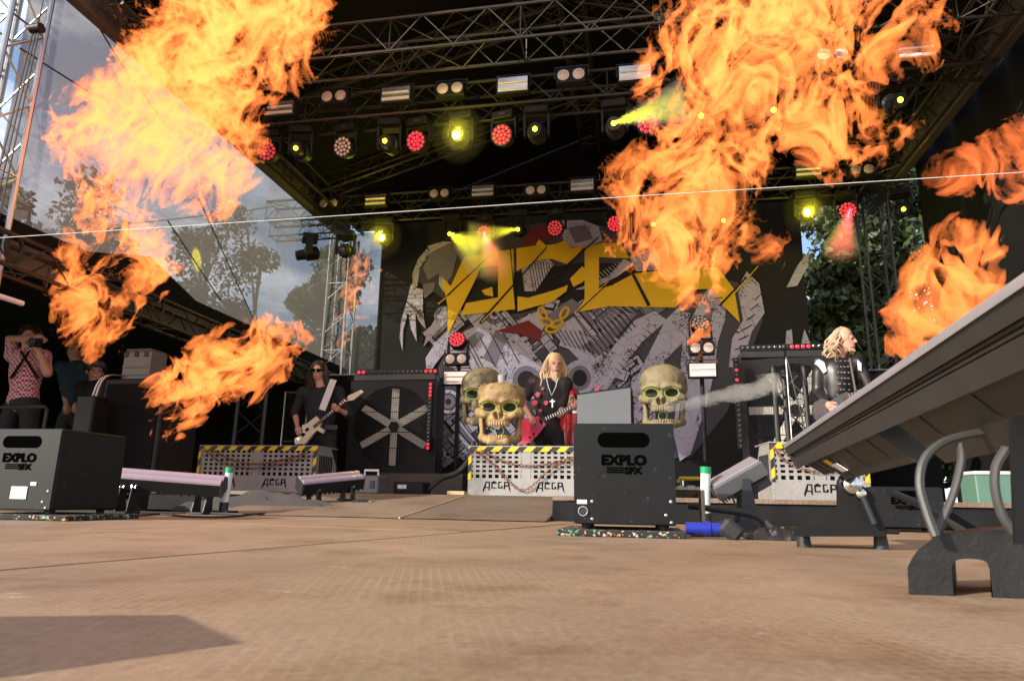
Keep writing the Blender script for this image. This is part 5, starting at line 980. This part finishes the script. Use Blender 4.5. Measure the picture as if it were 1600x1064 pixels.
# ================================================================ people
def human(label,Y,bz,J,face,shirt,sleeve=1.0,pants='shirtk',hair=None,hairlen=.3,hw=.12,beard=None,extra=None,hands=((0,0,-1),(0,0,-1)),wave=.012,hs=1.0,hl=1.75):
    def W(k):
        q=J[k]; return atY(q[0],q[1],Y+(q[2] if len(q)>2 else 0))
    hip=W('hip'); base=Vector((hip.x,Y,bz)); t=thing('person',label,'person',base); P={k:W(k)-base for k in J}
    f=Vector((face[0],face[1],0)).normalized(); sd=Vector((-f.y,f.x,0)); up=Vector((0,0,1)); hc=P['head']; nk=(P['shl']+P['shr'])*.5+Vector((0,.01,.05)); RF=Matrix((sd,-f,up)).transposed()
    hp=P['hip']; xs=[v.x for v in P.values()]; lo=(min(xs)-.28,min(v.y for v in P.values())-.3,-.02); hi=(max(xs)+.28,.34,hc.z+.3)
    s=SDF(lo,hi,.0105); H=lambda a,b,c:hc+(sd*a+f*b+up*c)*hs
    s.ell(H(0,-.012,.025),(.076*hs,.096*hs,.105*hs),RF,k=.01); s.ell(H(0,.03,-.06),(.056*hs,.062*hs,.068*hs),RF,k=.03); s.cap(H(0,.092,-.0),H(0,.108,-.028),.011,.016,k=.012); s.cap(H(-.035,.083,.018),H(.035,.083,.018),.012,k=.015); s.cap(H(-.016,.088,-.068),H(.016,.088,-.068),.009,k=.008)
    for a in (-1,1): s.ell(H(a*.032,.098,-.004),(.016,.016,.010),RF,k=.006,sub=True); s.ell(H(a*.078,-.008,-.01),(.012,.022,.032),RF,k=.006)
    s.cap(hc+up*(-.08)-f*.02,nk,.052,.06,k=.03)
    ch=(P['shl']+P['shr'])*.5; sw=(P['shl']-P['shr']).length*.5; mid=ch.lerp(hp,.55)
    def torso(S,e):
        S.ell(ch.lerp(hp,.25),(sw*.86+e,.115+e,.20+e),k=.05); S.ell(mid,(sw*.72+e,.105+e,.18+e),k=.06); S.ell(hp+up*.02,(sw*.74+e,.11+e,.13+e),k=.05)
        for k in ('shl','shr'): S.ell(P[k]-up*.012,(.066+e,.066+e,.062+e),k=.05)
    torso(s,0)
    for sid,hd in (('l',hands[0]),('r',hands[1])):
        a,b,c=P['sh'+sid],P['el'+sid],P['wr'+sid]; s.cap(a,b,.052,.04,k=.02); s.cap(b,c,.041,.027,k=.02); d=(c-b).normalized(); pn=Vector(hd).normalized(); pn=(pn-d*pn.dot(d)).normalized(); sx=d.cross(pn); pc=c+d*.045
        s.ell(pc,(.04,.05,.04),Matrix((sx,d,pn)).transposed(),k=.015)
        for i,l in enumerate((.062,.072,.068,.052)):
            r0=pc+d*.035+sx*(.027-.018*i); r1=r0+(d*.7+pn*.5)*(l*.5); r2=r1+(d*.15+pn*.9)*(l*.55); s.cap(r0,r1,.0105,.0095,k=.004); s.cap(r1,r2,.0095,.008,k=.003)
        th=pc+sx*.035-d*.01; s.cap(th,th+(sx*.5+d*.6+pn*.3)*.045,.013,.011,k=.006); e_=th+(sx*.5+d*.6+pn*.3)*.045; s.cap(e_,e_+(d*.6+pn*.7)*.028,.011,.009,k=.003)
    legs=[]
    for a in (-1,1):
        h0=hp+Vector((a*.095,0,-.05)); an=Vector((hp.x+a*.17,.06+a*.05,.09)); kn=h0.lerp(an,.5)+Vector((a*.01,-.05,.02)); legs.append((h0,kn,an)); s.cap(h0,kn,.078,.055,k=.03); s.cap(kn,an,.052,.036,k=.02)
    s.build('body',M['skin'],t)
    S=SDF(lo,hi,.0125); torso(S,.018)
    for sid in 'lr':
        a,b,c=P['sh'+sid],P['el'+sid],P['wr'+sid]; k=min(1,sleeve*2); S.cap(a,a.lerp(b,k),.068,.056,k=.03)
        if sleeve>.5: S.cap(b,b.lerp(c,(sleeve-.5)*2*.92),.056,.043,k=.02)
    S.d=np.maximum(S.d,(nk.z+.022)-0*S.d*0-np.broadcast_to(S.ax[2][None,None,:],S.d.shape)*0-10) if False else S.d
    X,Yg,Z=np.meshgrid(*S.ax,indexing='ij',sparse=True); S.d=S.d+(.006*vnoise(*[np.broadcast_to(q,S.d.shape)*w_ for q,w_ in ((X,14),(Yg,14),(Z,7))],3)).astype(np.float32); S.build('shirt' if shirt!='jacket' else 'jacket',M[shirt],t)
    S=SDF(lo,hi,.0135); S.ell(hp+up*.0,(sw*.74+.02,.128,.12),k=.04)
    for h0,kn,an in legs: S.cap(h0,kn,.093,.07,k=.04); S.cap(kn,an-up*.03,.07,.058,k=.02)
    S.build('trousers',M[pants],t); B=SDF(lo,hi,.013)
    for _,_,an in legs: B.ell(Vector((an.x,an.y-.06,.05)),(.052,.135,.05),k=.01); B.cap(an-up*.02,Vector((an.x,an.y,.06)),.052,.055,k=.02)
    B.build('boots',M['black'],t)
    ey=MB(); 
    for a in (-1,1): ey=MB(); ey.lathe(H(a*.032,.086,-.004),f,[(0,.0075),(.004,.007),(.007,.003)],8); ey.build('eye',M['flat'],t)
    MB().lathe(H(0,.094,-.079),f,[(0,.010),(.004,.008)],8).build('mouth',M['pred'],t)
    if hair:
        rs=np.random.default_rng(int(J['head'][0])); m=MB()
        cp=SDF(hc-Vector((.16,.16,.16)),hc+Vector((.16,.16,.17)),.012).ell(H(0,-.022,.035),(.088*hs,.106*hs,.112*hs),RF,k=.01); cp.ell(H(0,.115,-.02),(.075*hs,.07*hs,.095*hs),RF,k=.01,sub=True); V,Fq=surface_nets(cp.d,cp.lo,cp.h); m.add([tuple(q) for q in V],[tuple(int(i) for i in q) for q in Fq])
        for i in range(210):
            a=rs.uniform(-hl,hl); el=rs.uniform(.1,1.35); d0=-f*cos(a)+sd*sin(a); d0=(-f)*cos(a)+sd*sin(a); p=hc+(d0*cos(el)*.095+up*(.03+sin(el)*.115))*hs; L_=hairlen*rs.uniform(.6,1.1); o_=d0*(hw-.085)*rs.uniform(.3,1.25); pts=[p]; ph=rs.uniform(0,6)
            for k in range(1,7):
                q=k/6; pts.append(p+o_*(1-(1-q)**2)-up*(L_*q**1.15)+Vector((sin(ph+q*9),cos(ph*1.7+q*8),0))*wave*q*1.6)
            m.tube(pts,.01,4,rads=[.010,.012,.012,.011,.010,.008,.003])
        m.build('hair',M[hair],t,ang=60)
    if beard:
        m=MB(); rs=np.random.default_rng(5)
        for i in range(70): x=rs.uniform(-1,1); p=H(x*.05,.075-.03*abs(x),-.085-.015*rs.random()); m.tube([p,p+f*.012-up*.03,p+f*.01-up*(beard*.6)+sd*(-x*.015),p+f*.004-up*beard*rs.uniform(.7,1.1)+sd*(-x*.03)],.007,4,rads=[.008,.009,.006,.002])
        m.build('beard',M['hairb'] if beard>.1 else M['hairg'],t,ang=60)
    return t,base,P,H,f,sd
def pxp(pts,Y,dy,base): return MB().prism([atY(x,y,Y)-base for x,y in pts],(0,dy,0))
def guitar(label,base_pt,Y,body,bm,neck,head,extras=(),parts=()):
    b=Vector(base_pt); t=thing('electric_guitar',label,'guitar',b); pxp(body,Y,.045,b).build('body',bm,t)
    (x0,y0),(x1,y1),w0=neck; d=math.hypot(x1-x0,y1-y0); nx_,ny=-(y1-y0)/d*w0,(x1-x0)/d*w0; pxp([(x0+nx_,y0+ny),(x1+nx_*.8,y1+ny*.8),(x1-nx_*.8,y1-ny*.8),(x0-nx_,y0-ny)],Y-.012,.03,b).build('neck',M['fret'],t)
    fr=MB()
    for k in range(14): q=.12+.86*k/14; cx,cy=x0+(x1-x0)*q,y0+(y1-y0)*q; ux,uy=(x1-x0)/d*.35,(y1-y0)/d*.35; fr.prism([atY(cx+nx_+ux,cy+ny+uy,Y-.0135)-b,atY(cx-nx_+ux,cy-ny+uy,Y-.0135)-b,atY(cx-nx_-ux,cy-ny-uy,Y-.0135)-b,atY(cx+nx_-ux,cy+ny-uy,Y-.0135)-b],(0,-.002,0))
    fr.build('frets',M['chrome'],[c_ for c_ in COL.objects if c_.parent==t and c_.name.startswith('neck')][0],'stuff'); pxp(head,Y-.006,.02,b).build('headstock',bm,t)
    for nm,pl,mt,dy in extras: pxp(pl,Y-.002,dy,b).build(nm,mt,t)
    return t
def sq(x,y,w,h,a=0): c,s=cos(radians(a)),sin(radians(a)); return [(x+c*i*w-s*j*h,y+s*i*w+c*j*h) for i,j in ((-.5,-.5),(.5,-.5),(.5,.5),(-.5,.5))]
# bass player
YB_=8.0
t,b,P,H,f,sd=human('long-haired bass player in black shirt and sunglasses',YB_,PZ,dict(head=(498,580),shl=(528,613),shr=(474,613),ell=(545,648,-.05),elr=(461,645,.0),wrl=(531,641,-.2),wrr=(465,668,-.17),hip=(503,682)),(.12,-1),'shirtk',.62,hair='haird',hairlen=.36,hw=.125,hands=((0,.6,.5),(.3,.5,-.6)))
for a in (-1,1): MB().prism([H(a*.008,.108,.012),H(a*.066,.082,.012),H(a*.060,.088,-.022),H(a*.014,.109,-.022)],f*.006).build('sunglass_lens',M['void'],t)
pxp([(516,592),(526,594),(508,642),(498,639)],YB_-.165,.006,b).build('guitar_strap',M['label'],t); pxp([(506,664),(527,664),(527,671),(506,671)],YB_-.15,.01,b).build('belt_pouch',M['dark'],t)
guitar('cream bass guitar held by the sunglasses bass player',(atY(485,690,YB_-.2).x,YB_-.2,atY(485,694,YB_-.2).z),YB_-.22,[(494,650),(479,662),(472,664),(473,679),(460,685),(461,694),(477,693),(489,678),(495,672),(504,677),(507,672),(499,667),(502,660)],M['cream'],((490,667),(543,622),2.2),[(540,627),(544,618),(564,609),(568,612),(552,625)],[('pickup',sq(480,671,6,4,-40),M['flat'],-.006),('pickup',sq(474,679,6,4,-40),M['flat'],-.006),('bridge',sq(467,686,5,6,-40),M['chrome'],-.006)])
# singer
YS=7.75
t,b,P,H,f,sd=human('blond bearded singer in black and red vest with silver cross',YS,PZ,dict(head=(867,570),shl=(884,599),shr=(834,597),ell=(876,648,-.06),elr=(817,632,.02),wrl=(893,637,-.22),wrr=(829,652,-.2),hip=(856,676)),(.35,-1),'vest',.34,hair='hairb',hairlen=.36,hw=.15,beard=.2,hands=((0,.6,.6),(.2,.4,-.8)),hs=1.02)
MB().tube([atY(x,y,YS-.16)-b for x,y in ((853,588),(857,605),(862,618),(868,605),(872,590))],.005,5).build('necklace',M['chrome'],t)
m=pxp(sq(863,630,2.2,13),YS-.19,.008,b); m.prism([atY(x,y,YS-.19)-b for x,y in sq(863,627,8,2.2)],(0,.006,0)); m.build('cross_pendant',M['chrome'],t)
for x,y,w_ in ((840,616,9),(835,629,10),(853,629,8),(844,641,6),(848,607,5)): pxp([(x-w_/2,y),(x-1,y-w_*.45),(x+w_/2,y-w_*.2),(x+w_*.3,y+w_*.4),(x-w_*.2,y+w_*.5)],YS-.158,.01,b).build('red_patch',M['pinkred'],t)
guitar('red V-shaped guitar played by the blond singer',(atY(830,690,YS-.2).x,YS-.24,atY(830,694,YS-.2).z),YS-.26,[(841,650),(853,663),(838,682),(822,694),(810,694),(817,679),(811,676),(809,656)],M['pinkred'],((846,657),(906,630),2.6),[(904,633),(907,626),(922,616),(936,600),(938,606),(925,624)],[('bridge',sq(838,665,3,9,-25),M['chrome'],-.006),('pickup',sq(845,659,3,8,-25),M['flat'],-.005),('knob',sq(828,683,2.5,2.5),M['flat'],-.008),('knob',sq(834,678,2.5,2.5),M['flat'],-.008)])
# guitar player on the right
YG=7.35
t,b,P,H,f,sd=human('curly-haired guitarist in studded black jacket with pale shoulder stripes',YG,PZ,dict(head=(1320,532),shl=(1340,566),shr=(1281,566),ell=(1362,612,-.05),elr=(1277,612,.0),wrl=(1360,625,-.2),wrr=(1293,630,-.2),hip=(1312,655)),(.85,-.6),'jacket',1.0,hair='hairg',hairlen=.30,hw=.18,beard=.05,wave=.03,hl=1.25,hands=((0,.5,.5),(.6,.4,-.4)))
for i in range(26): x,y=1308+(i%4)*6+random.uniform(-1.5,1.5),564+(i//4)*9; c=atY(x,y,YG-.155)-b; MB().lathe(c,(0,-1,0),[(0,.012),(.008,.010),(.014,.003)],7).build('stud',M['chrome'],t)
for pl in ([(1273,568),(1279,561),(1288,566),(1292,580),(1287,583),(1280,573)],[(1340,562),(1346,568),(1346,580),(1341,578)]): pxp(pl,YG-.1,.02,b).build('shoulder_stripe',M['white'],t)
pxp([(1326,560),(1329,560),(1338,610),(1335,611)],YG-.165,.005,b).build('zip',M['brass'],t)
guitar('black single-cut guitar of the studded-jacket guitarist',(atY(1295,660,YG-.25).x,YG-.25,atY(1295,664,YG-.25).z),YG-.24,[(1270,640),(1272,629),(1284,622),(1297,627),(1310,618),(1322,612),(1334,616),(1332,628),(1318,640),(1304,655),(1287,663),(1273,655)],M['gblack'],((1318,622),(1392,590),2.6),[(1390,593),(1392,586),(1408,580),(1410,586)],[('bridge',sq(1296,640,3,9,-25),M['chrome'],-.006),('pickup',sq(1306,634,4,8,-25),M['chrome'],-.006)])
# drummer, crew
YD=9.3
t,b,P,H,f,sd=human('drummer with red bandana half hidden by the singer guitar neck',YD,PZ,dict(head=(893,622),shl=(915,652),shr=(874,652),ell=(920,680,-.1),elr=(870,682,-.1),wrl=(902,676,-.3),wrr=(884,678,-.3),hip=(894,712)),(-.1,-1),'shirtk',.3,hair='haird',hairlen=.12,hw=.1,hs=1.05)
m=SDF(P['head']-Vector((.15,.15,.1)),P['head']+Vector((.15,.15,.2)),.012).ell(H(0,-.015,.055),(.092,.11,.085),k=.01); m.build('bandana',M['drum'],t)
YP=5.9
t,b,P,H,f,sd=human('photographer in red checked shirt raising both arms to a camera',YP,0,dict(head=(47,528),shl=(66,556),shr=(22,554),ell=(74,583,-.05),elr=(16,530,.02),wrl=(60,548,-.16),wrr=(58,528,-.16),hip=(36,628)),(.5,-.8),'plaid',.42,hair='haird',hairlen=.07,hw=.09,hands=((-.3,0,1),(.3,0,-.6)))
for pl in ([(30,548),(34,548),(60,590),(57,593)],[(44,548),(48,547),(18,592),(14,590)]): pxp(pl,YP-.16,.006,b).build('camera_strap',M['flat'],t)
c=atY(56,536,YP-.22); tc_=thing('photo_camera','black camera held by the checked-shirt photographer','camera',c); MB().box((0,0,0),(.12,.06,.085),bev=.008).build('body',M['black'],tc_); MB().lathe((0,-.03,0),(.6,-.8,0),[(0,.035),(.08,.035),(.09,.03)],14).build('lens',M['dlens'],tc_)
YC=6.5
t,b,P,H,f,sd=human('crew man in black T-shirt and grey cap by the tall speaker',YC,0,dict(head=(149,580),shl=(166,606),shr=(130,606),ell=(170,638,.0),elr=(126,638,.0),wrl=(160,655,-.12),wrr=(136,658,-.12),hip=(150,668)),(.7,-.6),'shirtk',.34,hair='haird',hairlen=.06,hw=.09)
m=SDF(P['head']-Vector((.16,.16,.1)),P['head']+Vector((.16,.16,.2)),.012).ell(H(0,-.01,.06),(.088,.105,.075),k=.01); m.build('cap',M['grey'],t); MB().prism([H(-.06,.06,.055),H(-.05,.15,.04),H(.05,.15,.04),H(.06,.06,.055)],(0,0,.012)).build('cap_brim',M['black'],t)
t,b,P,H,f,sd=human('crew person in navy top with bare forearms behind the checked-shirt photographer',6.9,0,dict(head=(118,545),shl=(134,572),shr=(98,572),ell=(134,610,.0),elr=(100,606,-.02),wrl=(122,630,-.14),wrr=(104,632,-.12),hip=(116,648)),(.2,-1),'navy',.34,hair='haird',hairlen=.1,hw=.09)
# unseen wedge added beside the viewer to throw a shadow on the boards
t=thing('shadow_wedge','unseen black wedge added to cast a floor shadow at the stage edge','speaker',(-.97,.17,.001),radians(20)); MB().prism([(-.2,-.16,0),(-.2,.16,0),(-.2,.16,.22),(-.2,-.04,.27),(-.2,-.16,.08)],(.40,0,0)).build('cabinet',M['black'],t)
# ================================================================ fire
FM=flame_mat('burning_gas',3.4,(2.7,.62,.135)); FT=flame_mat('thin_burning_gas',3.2,(1.5,.44,.16)); FR=flame_mat('red_burning_gas',4.5,(1.5,.30,.075))
K_=dict(freq=3.4,sheetw=.165,warp=.19,amp=1.25)
flame('flame','tall bright fireball leaning right above the centre ramp, licking the roof lamps',[(1088,520,22,.8),(1080,460,36,.8),(1100,405,55,.85),(1065,330,110,1),(1010,290,70,1),(1120,225,100,1),(1130,120,108,1),(1170,40,120,1.1),(1240,-5,105,1),(1270,165,80,1),(1300,215,66,.9),(1330,100,55,.8),(1400,70,58,.8),(1345,20,50,.7),(1200,385,38,.6),(1440,30,40,.6),(1420,200,28,.5),(1105,560,16,.7)],4.8,FM,h=.0155,seed=3,**K_)
flame('flame','huge fireball rising past the left netting to the roof edge',[(165,320,55,.9),(200,350,50,.9),(235,420,48,.9),(180,200,85,1),(240,210,105,1),(300,150,125,1.1),(350,60,130,1.1),(420,20,90,1),(330,270,70,.8),(400,110,70,.9),(250,90,60,.8),(140,380,50,.7),(240,300,40,.7)],4.6,FM,h=.0155,seed=23,flow=(.5,0,1),**K_)
flame('flame','ragged orange fire curling in front of the wing tent edge',[(130,480,50,.9),(110,455,38,.8),(160,510,42,.8),(185,470,34,.7),(150,545,22,.7),(120,520,28,.7)],5.0,FM,h=.0115,seed=41,freq=3.6,sheetw=.15,warp=.18)
flame('flame','low billowing fire jet shooting right above the tall speaker cabinet foot',[(243,695,10,.9),(262,655,34,1),(290,610,58,1.1),(330,580,66,1.1),(380,555,55,1),(425,535,40,.9),(460,525,28,.8),(395,600,26,.6),(250,600,32,.8),(430,575,24,.6),(405,525,34,.7)],5.2,FM,h=.0115,seed=57,flow=(1,0,.8),freq=4.0,sheetw=.2,warp=.16,amp=1.1)
flame('flame','faint thin fire drifting beside the bright tower',[(560,420,28,.7),(560,470,36,.8),(575,440,28,.7),(545,500,22,.6),(540,530,14,.5)],7.4,FT,h=.018,seed=71,freq=3.2,sheetw=.14)
flame('flame','bright fire rising behind the big dusty batten',[(1420,530,34,1),(1440,490,50,1.05),(1470,440,62,1.05),(1510,420,55,1),(1550,440,36,.8),(1490,375,36,.8),(1530,370,28,.6),(1460,540,34,.9),(1500,500,46,.9),(1420,470,30,.7)],5.0,FM,h=.0115,seed=85,flow=(.4,0,1),freq=3.2,sheetw=.26,amp=.9)
flame('flame','dark red fire streaming against the right side drape',[(1480,270,30,.8),(1520,260,40,.9),(1560,245,46,1),(1600,240,52,1),(1640,230,50,1),(1580,290,26,.6)],5.0,FR,h=.013,seed=97,flow=(1,0,.3),freq=3.8,sheetw=.2)
